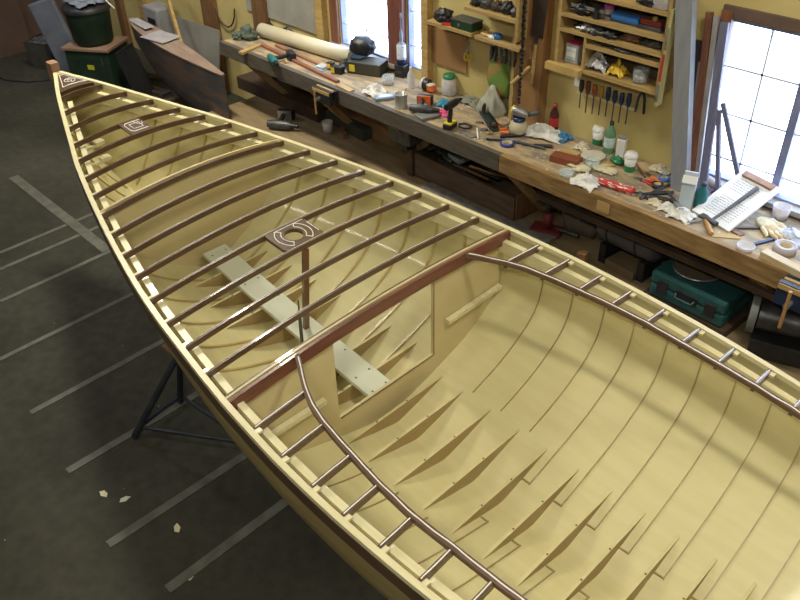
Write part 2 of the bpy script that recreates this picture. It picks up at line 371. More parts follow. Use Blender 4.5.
# transom
tr = MB(); L_ = [sec(4.35, k/20, -PT) for k in range(21)]
P = [(-y, z) for y, z in reversed(L_)] + [(y, z) for y, z in L_[1:]]
tr.prism([(a*S, (b+OFF)*S) for a, b in P], 0, 0.03, T=Matrix(((0, 0, 1, 4.35*S-0.012), (1, 0, 0, 0), (0, 1, 0, 0), (0, 0, 0, 1))))
tr.build('transom', PLYB, boat)
# sheer rim (pale) and dark rubbing strake
def rail(name, m, y0, y1, z0, z1, x0=-.69, x1=4.35, sides=(-1, 1), n=70, follow=0.0):
    for sd in sides:
        b = MB(); V = []; F = []
        for i in range(n+1):
            x = x0+(x1-x0)*i/n; h = hb(x); z = zs(x)
            for yy, zz in ((y0, z0), (y1, z0), (y1, z1), (y0, z1)): V.append(Wp(x, sd*max(0.002, h+yy), z+zz))
        for i in range(n):
            for k in range(4): F.append((i*4+k, i*4+(k+1) % 4, (i+1)*4+(k+1) % 4, (i+1)*4+k))
        b.add(V, F); b.add(V[:4], [(0, 1, 2, 3)]); b.add(V[-4:], [(0, 1, 2, 3)])
        b.build(name, m, boat)
rail('sheer_cap', CREAM, -.004, .017, -.012, .006)
rail('rubbing_strake', STRK, .008, .019, -.062, -.0125)
rail('sheer_clamp', CREAM, -.056, -.030, -.080, -.026, -.42, 4.3)
# stem post and head
st = MB(); st.prism([(-.715*S, (.085+OFF)*S), (-.665*S, (.085+OFF)*S), (-.60*S, (-.19+OFF)*S), (-.64*S, (-.22+OFF)*S), (-.70*S, (-.08+OFF)*S)], -.018, .018, T=Matrix(((1, 0, 0, 0), (0, 0, 1, 0), (0, 1, 0, 0), (0, 0, 0, 1))))
st.build('stem', CREAM, boat)
hd = MB().box((-.725*S, 0, (.085+OFF)*S), (.075, .06, .13), bev=.005).build('stem_head', mat('stem_block', (0.34, 0.19, 0.10), 0.6), boat); hd['label'] = 'rough brown block standing above the bow'
# deck beams
ST = [-.435, -.291, -.135, .02, .16, .313, .463, .612, .761, .915, 1.064, 1.221, 1.372, 1.521, 1.677, 1.828]
def crown(x, y): 
    h = hb(x); c = .040*min(1, h/.5); return c*(1-(y/h)**2)
def beam_mb(x, ya, yb, wd, dep, mi=0, top=0.0, n=20):
    b = MB(); V = []; F = []
    for i in range(n+1):
        y = ya+(yb-ya)*i/n; z = zs(x)+crown(x, y)+top
        for xx, zz in ((-wd/2, -dep), (wd/2, -dep), (wd/2, 0), (-wd/2, 0)): V.append(Wp(x+xx, y, z+zz))
    for i in range(n):
        for k in range(4): F.append((i*4+k, i*4+(k+1) % 4, (i+1)*4+(k+1) % 4, (i+1)*4+k))
    b.add(V, F, mi); b.add(V[:4], [(0, 1, 2, 3)], mi); b.add(V[-4:], [(0, 1, 2, 3)], mi)
    return b
def glue_line(x, ya, yb, parent, r=.0014, dx=0.0, n=24, wig=.003):
    pts = []
    for i in range(n+1):
        y = ya+(yb-ya)*i/n; pts.append(Wp(x+dx+wig*noise.noise(Vector((x*9, y*14, 3))), y, zs(x)+crown(x, y)+.0005))
    MB().tube(pts, r*S, 5).build('glue_line', GLUE, parent)
for i, x in enumerate(ST):
    h = hb(x)-.004
    if i == 15:
        bm_ = beam_mb(x+.006, -h, h, .012, .052).build('deck_beam', MAHR, boat); bm_['label'] = 'deep red mahogany main beam'
        fb = beam_mb(x-.021, -h, h, .006, .03).build('deck_beam', MAH, boat)
    else:
        bm_ = beam_mb(x, -h, h, .0105, .023).build('deck_beam', MAH, boat)
    if 8 <= i <= 14:
        glue_line(x, -h*.9, h*.9, bm_, .0009, -.005, wig=.001)
# breasthook between the stem and the first beam
def plate(x0, x1, y0f, y1f, th=.014, up=.002, name='deck_plate', hole=None, m=MAH, parent=boat):
    b = MB(); V = []; F = []; nx, ny = 8, 14
    for i in range(nx+1):
        x = x0+(x1-x0)*i/nx; a, c = y0f(x), y1f(x)
        for j in range(ny+1):
            y = a+(c-a)*j/ny; V.append(Wp(x, y, zs(x)+crown(x, y)+up))
    q = len(V); V += [v-Vector((0, 0, th*S)) for v in V]
    R = lambda i, j, k=0: k*q+i*(ny+1)+j
    for i in range(nx):
        for j in range(ny):
            F.append((R(i, j), R(i+1, j), R(i+1, j+1), R(i, j+1))); F.append((R(i, j, 1), R(i, j+1, 1), R(i+1, j+1, 1), R(i+1, j, 1)))
    for i in range(nx):
        for j in (0, ny): F.append((R(i, j), R(i+1, j), R(i+1, j, 1), R(i, j, 1)))
    for j in range(ny):
        for i in (0, nx): F.append((R(i, j), R(i, j+1), R(i, j+1, 1), R(i, j, 1)))
    b.add(V, F); return b.build(name, m, parent)
bh = plate(-.66, -.505, lambda x: -hb(x)+.004, lambda x: hb(x)-.004, .02, .0, 'breasthook')
beam_mb(-.492, -hb(-.492)+.004, hb(-.492)-.004, .03, .035).build('deck_beam', MAH, boat)
def squig(pts, parent, r=.0024, up=.003, closed=False, name='glue_line'):
    if closed: pts = pts+[pts[0]]
    P = []
    for i in range(len(pts)-1):
        for k in range(4):
            t = k/4; P.append((pts[i][0]*(1-t)+pts[i+1][0]*t, pts[i][1]*(1-t)+pts[i+1][1]*t))
    P.append(pts[-1])
    MB().tube([Wp(a, b, zs(a)+crown(a, b)+up) for a, b in P], r*S, 5).build(name, GLUE, parent)
squig([(-.645, -.012), (-.645, .012), (-.55, .055), (-.515, .075), (-.515, -.06), (-.55, -.045), (-.64, -.013)], bh, .0022)
squig([(-.565+.028*math.cos(a/3)*(1-a/40), .018*math.sin(a/3)*2*(1-a/40)) for a in range(0, 36)], bh, .002)
# forward deck plate between beams 4 and 5
dp = plate(.028, .154, lambda x: -.055, lambda x: .055, .012, .0, 'deck_plate')
squig([(.045, .045), (.045, -.03), (.06, -.042), (.12, -.042), (.138, -.03), (.138, .045)][:6], dp, .0022, .002)
squig([(.04, .01), (.085, .02), (.09, .04), (.07, .046)], dp, .0015, .002)
squig([(.065, .03), (.065, -.02), (.115, -.02), (.115, .03), (.065, .03)], dp, .0018, .002)
# mast partner with round hole
def partner():
    x0, x1, y0, y1 = 1.228, 1.366, -.10, .10; cx, cy = 1.297, -.005; r = .040; n = 48; th = .016
    b = MB(); V = []; F = []
    for k in range(n):
        a = 2*math.pi*k/n; c, s_ = math.cos(a), math.sin(a)
        ex = (x1-cx)/c if c > 1e-6 else (x0-cx)/c if c < -1e-6 else 1e9
        ey = (y1-cy)/s_ if s_ > 1e-6 else (y0-cy)/s_ if s_ < -1e-6 else 1e9
        e = min(ex, ey)
        for rr_ in (r, e):
            x, y = cx+rr_*c, cy+rr_*s_
            for d in (0, -th): V.append(Wp(x, y, zs(x)+crown(x, y)+.001+d))
    for k in range(n):
        a, c = k*4, ((k+1) % n)*4
        F += [(a, c, c+2, a+2), (a+1, a+3, c+3, c+1), (a, a+1, c+1, c), (a+2, c+2, c+3, a+3)]
    b.add(V, F); return b.build('mast_partner', MAH, boat)
mp = partner()
def arc(cx, cy, r0, a0, a1, n=14): return [(cx+r0*math.cos(math.radians(a0+(a1-a0)*k/n)), cy+r0*math.sin(math.radians(a0+(a1-a0)*k/n))) for k in range(n+1)]
def loop_band(ra, rb, a0, a1, sc=1.0):
    P = arc(1.297, -.005, ra, a0, a1, 9)+arc(1.297, -.005, rb, a1, a0, 9)
    return [(min(max(x, 1.234), 1.360), y) for x, y in P]
squig(loop_band(.052, .078, 218, 322), mp, .0020, .0025, True)
squig(loop_band(.052, .078, 38, 142), mp, .0020, .0025, True)
squig([(1.236, -.06), (1.236, .09)], mp, .0016, .0025)
squig([(1.26, .092), (1.34, .092)], mp, .0018, .0025)
# bulkheads
def bulkhead(x, hole, th=.014):
    b = MB(); n = 26; pts = []
    L_ = [sec(x, k/n, .001) for k in range(n+1)]; top = [( -hb(x)+.002 + (2*hb(x)-.004)*k/20) for k in range(21)]
    outl = [(y, z) for y, z in L_[1:]] + [(y, zs(x)+crown(x, y)-.001) for y in reversed(top)] + [(-y, z) for y, z in reversed(L_[1:])]
    bm = bmesh.new()
    def loop(P): 
        vs_ = [bm.verts.new(Wp(x, *p)) for p in P]; return [bm.edges.new((vs_[i], vs_[(i+1) % len(vs_)])) for i in range(len(vs_))]
    ed = loop(outl)
    if hole: ed += loop(hole)
    bmesh.ops.triangle_fill(bm, edges=ed, use_beauty=True)
    bm.normal_update()
    bmesh.ops.solidify(bm, geom=bm.faces[:], thickness=th)
    me = bpy.data.meshes.new('bulkhead'); bm.to_mesh(me); bm.free(); me.materials.append(PLYB)
    o = bpy.data.objects.new('bulkhead', me); C.objects.link(o); o.parent = boat; return o
b1 = bulkhead(1.808, [(.262, -.215), (.262, -.585), (-.262, -.585), (-.262, -.215)])
b2 = bulkhead(.592, None)
MB().box(Wp(1.8245, 0, -.586), (.003, .65, .003)).build('opening_edge', STRK, b1)
MB().box(Wp(1.8245, .263, -.40), (.003, .003, .46)).build('opening_edge', STRK, b1)
# cleats on the bulkhead, one each side of the opening
yc = y_at(1.834, -.44)-.012
MB().bar(Wp(1.834, .335, -.445), Wp(1.834, yc, -.440), .03, .024).build('cleat', CREAM, b1)
MB().bar(Wp(1.834, -.335, -.435), Wp(1.834, -yc, -.430), .03, .024).build('cleat', CREAM, b1)
# stations aft of the main beam
AST = [1.98, 2.127, 2.276, 2.414, 2.561, 2.709, 2.85, 2.99, 3.13, 3.27, 3.41, 3.55, 3.69, 3.83]
RST = [-.135, .02, .16, .313, .463, .7, .85, 1.0, 1.15, 1.30, 1.45, 1.60, 1.74]
def rib(x, m=RIBM, u0=.12, lug=False, hw=.0019):
    for sd in (-1, 1):
        b = MB(); V = []; F = []; n = 30
        for k in range(n+1):
            u = u0+(.965-u0)*k/n; y0, z0 = sec(x, u, 0.0); y1, z1 = sec(x, u, .0075)
            if y1 > y0-.004: y1 = y0-.004
            for xx, yy, zz in ((-hw, y0, z0), (hw, y0, z0), (hw, y1, z1+.001), (-hw, y1, z1+.001)): V.append(Wp(x+xx, sd*yy, zz))
        for i in range(n):
            for k in range(4): F.append((i*4+k, i*4+(k+1) % 4, (i+1)*4+(k+1) % 4, (i+1)*4+k))
        b.add(V, F); b.add(V[:4], [(0, 1, 2, 3)]); b.add(V[-4:], [(0, 1, 2, 3)])
        if lug:
            y0, z0 = sec(x, u0, 0.0); b.bar(Wp(x-.036, sd*y0, z0+.004), Wp(x+.0028, sd*y0, z0+.004), .006, .009)
        b.build('rib', [m], boat)
RIBP = mat('rib_pale', (0.52, 0.40, 0.17), 0.35, (0.45, 0.34, 0.13), 10, coat=.3)
for x in AST: rib(x+.042, RIBM, .14 if x > 2.3 else .27, x > 2.3)
for x in RST: rib(x+.018, RIBP, .17, False, .006)
def ftimber(x, wt=.255, ht=.075):
    zt = zk(x)+ht; wv = y_at(x, zt)
    wv = min(wv, .45); n = 16; poly = []
    top = [(-wv, zt), (wv, zt)]
    bot = []
    for k in range(n+1):
        y = wv-2*wv*k/n
        # bottom follows the hull
        lo, hi = 0., 1.
        for _ in range(18):
            m = (lo+hi)/2
            if sec(x, m)[0] < abs(y): lo = m
            else: hi = m
        bot.append((y, min(sec(x, (lo+hi)/2)[1]-.001, zt-.0005)))
    b = MB(); P = [(-wv, zt)]+[(wv, zt)]+bot[1:-1]
    T = Matrix(((0, 0, 1, 0), (1, 0, 0, 0), (0, 1, 0, 0), (0, 0, 0, 1)))
    b.prism([(a*S, (c+OFF)*S) for a, c in P], (x-.006)*S, (x+.006)*S, T=T)
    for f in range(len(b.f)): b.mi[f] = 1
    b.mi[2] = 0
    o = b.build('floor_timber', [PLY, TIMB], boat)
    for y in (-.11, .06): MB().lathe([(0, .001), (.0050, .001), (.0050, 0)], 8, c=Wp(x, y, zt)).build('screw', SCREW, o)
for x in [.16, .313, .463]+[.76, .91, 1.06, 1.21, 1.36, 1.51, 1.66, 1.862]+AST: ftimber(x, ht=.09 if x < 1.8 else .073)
# mast step board
def step():
    b = MB(); V = []; F = []; n = 14
    for i in range(n+1):
        x = .625+(1.79-.625)*i/n; z = zk(x)+.093+.018
        for y, zz in ((-.062, 0), (.062, 0), (.062, -.018), (-.062, -.018)): V.append(Wp(x, y, z+zz))
    for i in range(n):
        for k in range(4): F.append((i*4+k, i*4+(k+1) % 4, (i+1)*4+(k+1) % 4, (i+1)*4+k))
    b.add(V, F); b.add(V[:4], [(0, 1, 2, 3)]); b.add(V[-4:], [(0, 1, 2, 3)])
    o = b.build('mast_step_board', GREYB, boat); o['label'] = 'pale grey plank along the bottom'
    for x in (.66, .91, 1.06, 1.21, 1.36, 1.51, 1.66, 1.76):
        for y in (-.035, .04): MB().lathe([(0, .001), (.006, .001), (.006, 0)], 8, c=Wp(x, y, zk(x)+.1112)).build('screw', SCREW, o)
step()
# mast support post
pz0 = zk(1.29)+.111
MB().bar(Wp(1.30, 0, pz0), Wp(1.374, -.012, -.125), .030, .024).build('mast_post', mat('post_brown', (0.17, 0.075, 0.028), 0.4, coat=.4), boat)
# half beams and coaming carlin
CX = [1.84, 1.90, 1.98, 2.05, 2.127, 2.20, 2.276, 2.414, 2.561, 2.709, 2.85, 3.0, 3.3, 3.6, 3.8]
CY = [.434, .47, .515, .545, .563, .575, .585, .602, .61, .605, .60, .592, .555, .49, .43]
def cy(x): return float(np.interp(x, CX, CY))
for sd in (-1, 1):
    for x in AST:
        h = hb(x)-.004
        a, c = sd*(cy(x)-.006), sd*h
        o = beam_mb(x, min(a, c), max(a, c), .0125, .026, n=6).build('half_beam', MAHC, boat)
        glue_line(x, min(a, c)+.01, max(a, c)-.004, o, .0022, 0, 10, .002)
    b = MB(); V = []; F = []; xs_ = np.linspace(1.836, 3.8, 60); wd = .0105
    for x in xs_:
        y = cy(x)
        for yy, zz in ((-wd, -.014), (wd, -.014), (wd, .004), (-wd, .004)): V.append(Wp(x, sd*(y+yy), zs(x)+crown(x, y)+zz))
    for i in range(59):
        for k in range(4): F.append((i*4+k, i*4+(k+1) % 4, (i+1)*4+(k+1) % 4, (i+1)*4+k))
    b.add(V, F); b.add(V[:4], [(0, 1, 2, 3)]); b.add(V[-4:], [(0, 1, 2, 3)])
    o = b.build('coaming_carlin', MAHC, boat)
    xs_ = np.linspace(1.85, 3.8, 110)
    MB().tube([Wp(x, sd*(cy(x)-.002+.005*noise.noise(Vector((x*12, sd*3, 0)))), zs(x)+crown(x, cy(x))+.0045) for x in xs_], .0024*S, 5).build('glue_line', GLUE, o)
# little spacer blocks between clamp and sheer beside each beam
for sd in (-1, 1):
    for x in ST[:-1]+AST:
        if hb(x) < .15: continue
        s_ = .016 if x > 1.9 else -.016
        y = hb(x+s_)-.016
        MB().box(Wp(x+s_, sd*y, zs(x)-.006), (.022, .026, .012)).build('spacer_block', CREAM, boat)
# made-up pale blocks standing in for two bright squares near the bow
for px_ in ((-.10, -.12), (.05, -.17)):
    MB().box(Wp(px_[0], px_[1], zs(px_[0])-.10), (.05, .06, .02)).build('pale_square', CREAM, boat)
    MB().box(Wp(px_[0], px_[1]*1.35, zs(px_[0])-.113), (.02, abs(px_[1])*1.1, .014)).build('square_support', CREAM, boat)

# dark green marking stick standing on the step board
q = ROT
def boatpt(x, y, z):
    p = Wp(x, y, z); return Vector((p.x*math.cos(q)-p.y*math.sin(q), p.x*math.sin(q)+p.y*math.cos(q), p.z))
zz = max(sec(1.45, k/60)[1] for k in range(61) if sec(1.45, k/60)[0] < .15)
pp = boatpt(1.45, -.14, zz)
one('marking_stick', MB().bar((0, 0, 0.004), (0.0, .01, .42), .016, .010).bar((0.0, .01, .42), (.0, .012, .49), .007, .005), mat('dark_green_stick', (0.06, 0.075, 0.05), .4), pp, 0, 'slim dark green stick standing upright on the grey plank inside the hull', 'stick')

# ------------------------------------------------------------------ boat stands under the hull
def stand(px, py, rz, lbl, topz):
    t = thing('boat_stand', lbl, 'stand', (px, py, 0), rz, 'stands carrying the hull')
    B_ = BLUK
    apex = Vector((0, 0, topz))
    for k, a in enumerate((0, 120, 240)):
        f = Vector((.30*math.cos(math.radians(a)), .30*math.sin(math.radians(a)), .012))
        MB().tube([f, apex*0.85+Vector((0, 0, 0))], .016, 8).build('leg', B_, t)
    r = MB()
    P = [Vector((.27*math.cos(math.radians(a)), .27*math.sin(math.radians(a)), .10)) for a in (0, 120, 240, 0)]
    for i in range(3): r.tube([P[i]*.94, P[i+1]*.94], .011, 6)
    r.build('brace', B_, t)
    MB().tube([apex*0.8, apex], .014, 8).build('screw_post', STEEL, t)
    MB().box(apex+Vector((0, 0, .012)), (.16, .16, .024)).build('pad', WOODB, t)
BLUK = mat('dark_blue_grey_steel', (0.03, 0.038, 0.05), .5, (0.015, 0.02, 0.028), 12)
def trestle(x, lbl):
    # black steel trestle: two splayed A legs, spreader, cross bar under the keel
    t = thing('trestle', lbl, 'trestle', boatpt(x, 0, -OFF), ROT, 'trestles carrying the hull')
    zt = (zk(x)-PT-.012+OFF)*S - .03
    def hullz(y):
        lo, hi = 0., 1.
        for _ in range(20):
            m = (lo+hi)/2
            if sec(x, m, -PT)[0]*S < abs(y): lo = m
            else: hi = m
        return (sec(x, (lo+hi)/2, -PT)[1]+OFF)*S
    MB().box((0, 0, zt), (.07, 1.1, .04)).build('cross_bar', BLUK, t)
    for sd in (-1, 1):
        for d in (-1, 1):
            MB().tube([(0, sd*.52, zt-.02), (d*.22, sd*.86, .012)], .018, 8).build('leg', BLUK, t)
        MB().tube([(-.13, sd*.72, .15), (.13, sd*.72, .15)], .011, 6).build('spreader', BLUK, t)
        zh = hullz(.5)
        MB().tube([(0, sd*.5, zt), (0, sd*.5, zh-.012)], .02, 8).build('upright', BLUK, t)
def tripod(apex, feet, lbl):
    t = thing('boat_stand', lbl, 'stand', (apex[0], apex[1], 0))
    A = Vector((0, 0, apex[2]-.05)); F_ = [Vector((f[0]-apex[0], f[1]-apex[1], .012)) for f in feet]
    for f in F_: MB().tube([f, A], [.020, .016], 8).build('leg', BLUK, t)
    for i in range(3):
        a_, b_ = F_[i].lerp(A, .12), F_[(i+1) % 3].lerp(A, .12); MB().tube([a_, b_], .011, 6).build('brace', BLUK, t)
    MB().tube([A, A+Vector((0, 0, .04))], .014, 8).build('screw_post', STEEL, t)
    MB().box(A+Vector((0, 0, .045)), (.12, .12, .01)).build('pad', WOODB, t)
tripod((1.42, -.62, .70), [(1.13, -.87), (1.06, -.53), (1.75, -.45)], 'dark blue tripod stand under the near side of the hull')
trestle(3.3, 'dark steel trestle hidden under the after part of the hull')

# ================================================================== BENCH
bench = thing('workbench', 'long wooden workbench with thick edge along the window wall', 'workbench', (0, 0, 0))
BX0, BX1 = -1.86, 5.2
BTOP = mat('bench_top_wood', (0.44, 0.33, 0.18), 0.7, (0.22, 0.18, 0.135), 6, (1, 3, 1), detail=9, sharp=(.40, .60))
MB().box(((BX0+BX1)/2, (BY+.02+WY)/2, BZ-.02), (BX1-BX0, WY-BY-.022, .04)).build('bench_top', BTOP, bench)
e1 = MB().box(((BX0+1.45)/2, BY+.01, BZ-.055), (1.45-BX0, .045, .12)).build('front_edge', GREYW, bench); e1['label'] = 'worn dark grey front edge'
e2 = MB().box(((BX1+1.455)/2, BY+.01, BZ-.055), (BX1-1.455, .045, .12)).build('front_edge', WOODS, bench); e2['label'] = 'stained honey brown front edge'
MB().box((2.28, BY-.014, BZ-.06), (.09, .004, .07)).build('edge_patch', WOODY, bench)
for x in (-1.55, -.65, .33, 1.50, 3.24, 4.5):
    MB().bar((x, BY+.08, BZ-.15), (x+.03, WY-.13, .33), .10, .045).build('leg_brace', mat('brace_wood', (.30, .19, .09), .7), bench)
MB().box((2.95, BY+.10, .66), (2.5, .04, .04)).build('stretcher', DARKW, bench)
MB().box((-.40, WY-.10, .55), (1.0, .02, .54)).build('back_panel', mat('under_panel', (0.26, 0.15, 0.07), .7), bench)

# ------------------------------------------------------------------ generic small things
def lump(name, m, p, r, label, cat, seed=1, nz=.45, fr=2.6, rz=0, group=None, z=None):
    b = MB(); b.ball((0, 0, r[2]*.62), r, 0, nz, seed, fr, 4)
    zmin = min(v[2] for v in b.v); b.v = [(x, y, max(zc, 0) if zc > 0 else 0.0) for x, y, zc in b.v]
    b.v = [(x, y, zc) for x, y, zc in b.v]
    return one(name, b, m, (p.x, p.y, p.z if z is None else z), rz, label, cat, group)
def crumple(name, m, p, r, label, cat, seed=1, rz=0, n=26):
    "a bunched cloth: a folded sheet heaped up in the middle"
    b = MB(); V = []; F = []
    for i in range(n+1):
        for j in range(n+1):
            u, v = i/n*2-1, j/n*2-1
            d = math.sqrt(u*u+v*v)
            q_ = Vector((u*2.1+seed*5, v*2.1, seed))
            x = r[0]*(u+.30*noise.noise(q_*1.3)); y = r[1]*(v+.30*noise.noise(q_*1.3+Vector((9, 4, 1))))
            rid = 1-abs(noise.noise(q_*1.1+Vector((3, 3, 3))))*2.2
            z = r[2]*(max(0, 1-d*.75)*.8+.45*max(0, rid)*max(0.15, 1-d*.6))
            V.append((x, y, max(0.002, z)))
    k = len(V); V += [(x, y, 0.0) if (0) else (x, y, max(0.0, z-.004)) for x, y, z in V]
    n1 = n+1
    for i in range(n):
        for j in range(n):
            F.append((i*n1+j, (i+1)*n1+j, (i+1)*n1+j+1, i*n1+j+1)); F.append((k+i*n1+j, k+i*n1+j+1, k+(i+1)*n1+j+1, k+(i+1)*n1+j))
    for i in range(n):
        for a, c in (((i, 0), (i+1, 0)), ((i, n), (i+1, n)), ((0, i), (0, i+1)), ((n, i), (n, i+1))):
            F.append((a[0]*n1+a[1], c[0]*n1+c[1], k+c[0]*n1+c[1], k+a[0]*n1+a[1]))
    b.add(V, F, 0, True)
    return one(name, b, m, p, rz, label, cat)
def block(name, m, u1, v1, u2, v2, wd, h, label, cat, z=BZ, bev=.003, group=None):
    c, a, l = span(u1, v1, u2, v2, z)
    return one(name, MB().box((0, 0, h/2), (l, wd, h), bev=bev), m, c, a, label, cat, group)
def stick(name, m, u1, v1, u2, v2, r, label, cat, z=BZ, n=10, lift=0.0):
    c, a, l = span(u1, v1, u2, v2, z); c = c+Vector((0, 0, lift))
    return one(name, MB().tube([(-l/2, 0, r), (l/2, 0, r)], r, n), m, c, a, label, cat)
def cup(p, r, h, mats, label, lid=True, cat='cup', name='paper_cup', base=None):
    t = thing(name, label, cat, p)
    MB().lathe([(0, .001), (r*.78, 0), (r, h), (r*.94, h), (r*.74, .005), (0, .005)], 24).build('body', mats[0], t)
    if lid: MB().lathe([(r*1.06, h-.006), (r*1.08, h+.004), (r*.98, h+.010), (r*.9, h+.022), (0, h+.022)], 24).build('lid', mats[1], t)
    if base: MB().lathe([(r*.79, .002), (r*.9, h*.42)], 24).build('sleeve', base, t)
    return t
def bottle(p, r, h, m, cap_m, label, neck=.35, lbl_m=None, name='bottle'):
    t = thing(name, label, 'bottle', p)
    MB().lathe([(0, 0), (r*.95, 0), (r, .006), (r, h*.58), (r*.9, h*.68), (r*neck, h*.86), (r*neck, h*.93)], 22).build('body', m, t)
    MB().lathe([(r*neck*1.15, h*.90), (r*neck*1.15, h), (0, h)], 16).build('cap', cap_m, t)
    if lbl_m: MB().lathe([(r*1.01, h*.20), (r*1.01, h*.52)], 22).build('label', lbl_m, t)
    return t
def drill(p, rz, body, accent, label, rot=None, s=1.0):
    t = thing('cordless_drill', label, 'drill', p, rz, rot=rot)
    MB().tube([(-.09*s, 0, .20*s), (-.03*s, 0, .20*s), (.05*s, 0, .20*s), (.08*s, 0, .20*s)], [.026*s, .032*s, .031*s, .022*s], 14).build('motor_body', body, t)
    MB().tube([(.08*s, 0, .20*s), (.13*s, 0, .20*s)], [.019*s, .013*s], 12).build('chuck', BLK, t)
    MB().tube([(-.02*s, 0, .18*s), (-.04*s, 0, .05*s)], [.019*s, .021*s], 10, flat=.8).build('handle', BLK, t)
    MB().box((-.03*s, 0, .026*s), (.12*s, .07*s, .05*s), bev=.008*s).build('battery', BLK, t)
    MB().box((-.03*s, 0, .053*s), (.10*s, .072*s, .012*s)).build('battery_band', accent, t)
    return t
def drill_lying(p, rz, body, accent, label, s=1.0):
    t = drill(p, rz, body, accent, label, rot=(math.radians(90), 0, rz), s=s); t.location = (p.x, p.y, p.z+.036*s); return t
def pliers(p, rz, m_h, label, s=1.0, rot=None, group=None, name='pliers', open_=14):
    t = thing(name, label, 'pliers', p, rz, group, rot)
    for k, sd in enumerate((-1, 1)):
        a = math.radians(open_)*sd
        MB().tube([(0, 0, .008*s), (-.04*s, sd*.010*s, .008*s), (-.09*s, sd*.024*s, .008*s), (-.13*s, sd*(.016+open_*.001)*s, .008*s)], [.006*s, .008*s, .0085*s, .007*s], 8).build('handle', m_h, t)
        MB().prism([(0, sd*-.008*s), (.02*s, sd*.012*s), (.055*s, sd*.004*s), (.055*s, sd*.0006*s), (0.0, sd*.001*s)], .002*s, .014*s).build('jaw', STEEL if name == 'pliers' else DSTEEL, t)
    MB().lathe([(0, .017*s), (.009*s, .016*s), (.009*s, 0)], 12).build('pivot', DSTEEL, t)
    return t
def hang(p, name, parts, label, cat, group=None, rz=0):
    t = thing(name, label, cat, p, rz, group)
    for n_, mb, m in parts: mb.build(n_, m, t)
    return t
def tape_roll(p, R_, r_, h, m, core, label, rot=None):
    t = thing('tape_roll', label, 'tape', p, rot=rot)
    MB().lathe([(r_, 0), (R_, 0), (R_, h), (r_, h), (r_, 0)], 28).build('tape', m, t)
    MB().lathe([(r_*.86, .001), (r_*.995, .001), (r_*.995, h-.001), (r_*.86, h-.001), (r_*.86, .001)], 28).build('core', core, t)
    return t
def V3(u, v, z=BZ): return at(u, v, z)

# ------------------------------------------------------------------ left end of the bench
c, a, l = span(258, 38, 348, 66)
t = thing('paper_tube', 'thick cream cardboard tube lying along the left end of the bench', 'tube', c+Vector((0, .05, 0)), a)
TC = mat('cream_tube', (0.66, 0.60, 0.43), .6, (0.58, 0.52, 0.36), 5)
MB().lathe([(.052, -l/2), (.062, -l/2), (.062, l/2), (.052, l/2), (.052, -l/2)], 26, T=Matrix.Translation((0, 0, .062)) @ Matrix.Rotation(math.pi/2, 4, 'Y')).build('tube_wall', TC, t)
MB().tube([(-l/2+.01, 0, .062), (-l/2+.012, 0, .062)], .052, 20).build('end_cap', mat('tan_disc', (0.42, 0.33, 0.20), .7), t)
MB().tube([(l/2-.012, 0, .062), (l/2-.01, 0, .062)], .052, 20).build('end_cap', _m['tan_disc'], t)
GG = mat('grey_green_cloth', (0.10, 0.13, 0.10), .9)
lump('cloth_bundle', GG, V3(249, 39), (.075, .06, .075), 'larger grey-green bundle in front of the cream tube end', 'cloth', 3)
lump('cloth_bundle', GG, V3(238, 39), (.055, .045, .045), 'small grey-green bundle nearest the left end of the bench', 'cloth', 5)
c, a, l = span(240, 54, 262, 46)
one('wood_scrap', MB().prism([(-l/2, -.04), (l/2, -.01), (l/2, .02), (-l/2, .02)], 0, .02), WOODY, c, a, 'pale wedge-shaped wood scrap sticking over the front edge of the bench', 'wood scrap')
block('moulding', mat('reddish_moulding', (0.27, 0.10, 0.06), .5, (0.20, 0.07, 0.04), 5), 262, 46, 338, 83, .035, .022, 'long reddish brown moulding lying near the front of the bench', 'moulding')
block('moulding', mat('reddish_moulding2', (0.33, 0.14, 0.08), .5), 276, 46, 330, 70, .03, .018, 'shorter reddish moulding lying behind the long one', 'moulding')
block('batten', WOODY, 338, 85, 352, 92, .05, .012, 'short pale batten at the tip of the long reddish moulding', 'batten')
drill_lying(V3(296, 60), math.radians(-20), TEAL, BLK, 'teal and grey drill lying beside the cream tube', 1.0)
c, a, l = span(313, 66, 330, 70)
t = thing('blister_pack', 'pale blue blister pack of small bits on the bench', 'packet', c, a)
MB().box((0, 0, .003), (.13, .12, .006)).build('card', mat('pale_blue_card', (0.22, 0.45, 0.52), .5), t)
MB().box((0.01, 0, .016), (.09, .08, .02), bev=.006).build('blister', FROST, t)
hang(V3(286, 63), 'brass_fitting', [('body', MB().lathe([(0, 0), (.018, 0), (.018, .02), (.008, .026), (.008, .04), (0, .04)], 14), mat('brass', (0.62, 0.50, 0.25), .3, metal=.7))], 'small brass fitting near the front edge left of the vise', 'fitting')
t = thing('battery_pack', 'black and yellow battery pack lying between tube and dark box', 'battery', V3(338, 73), .3)
MB().box((0, 0, .03), (.10, .06, .06), bev=.006).build('case', BLK, t); MB().box((-.03, -.031, .03), (.035, .004, .045)).build('panel', YEL, t)
t = thing('battery_pack', 'second smaller yellow and black battery pack right beside the first', 'battery', V3(331, 68), .1)
MB().box((0, 0, .025), (.06, .05, .05), bev=.006).build('case', BLK, t); MB().box((0, -.026, .028), (.04, .004, .03)).build('panel', YEL, t)
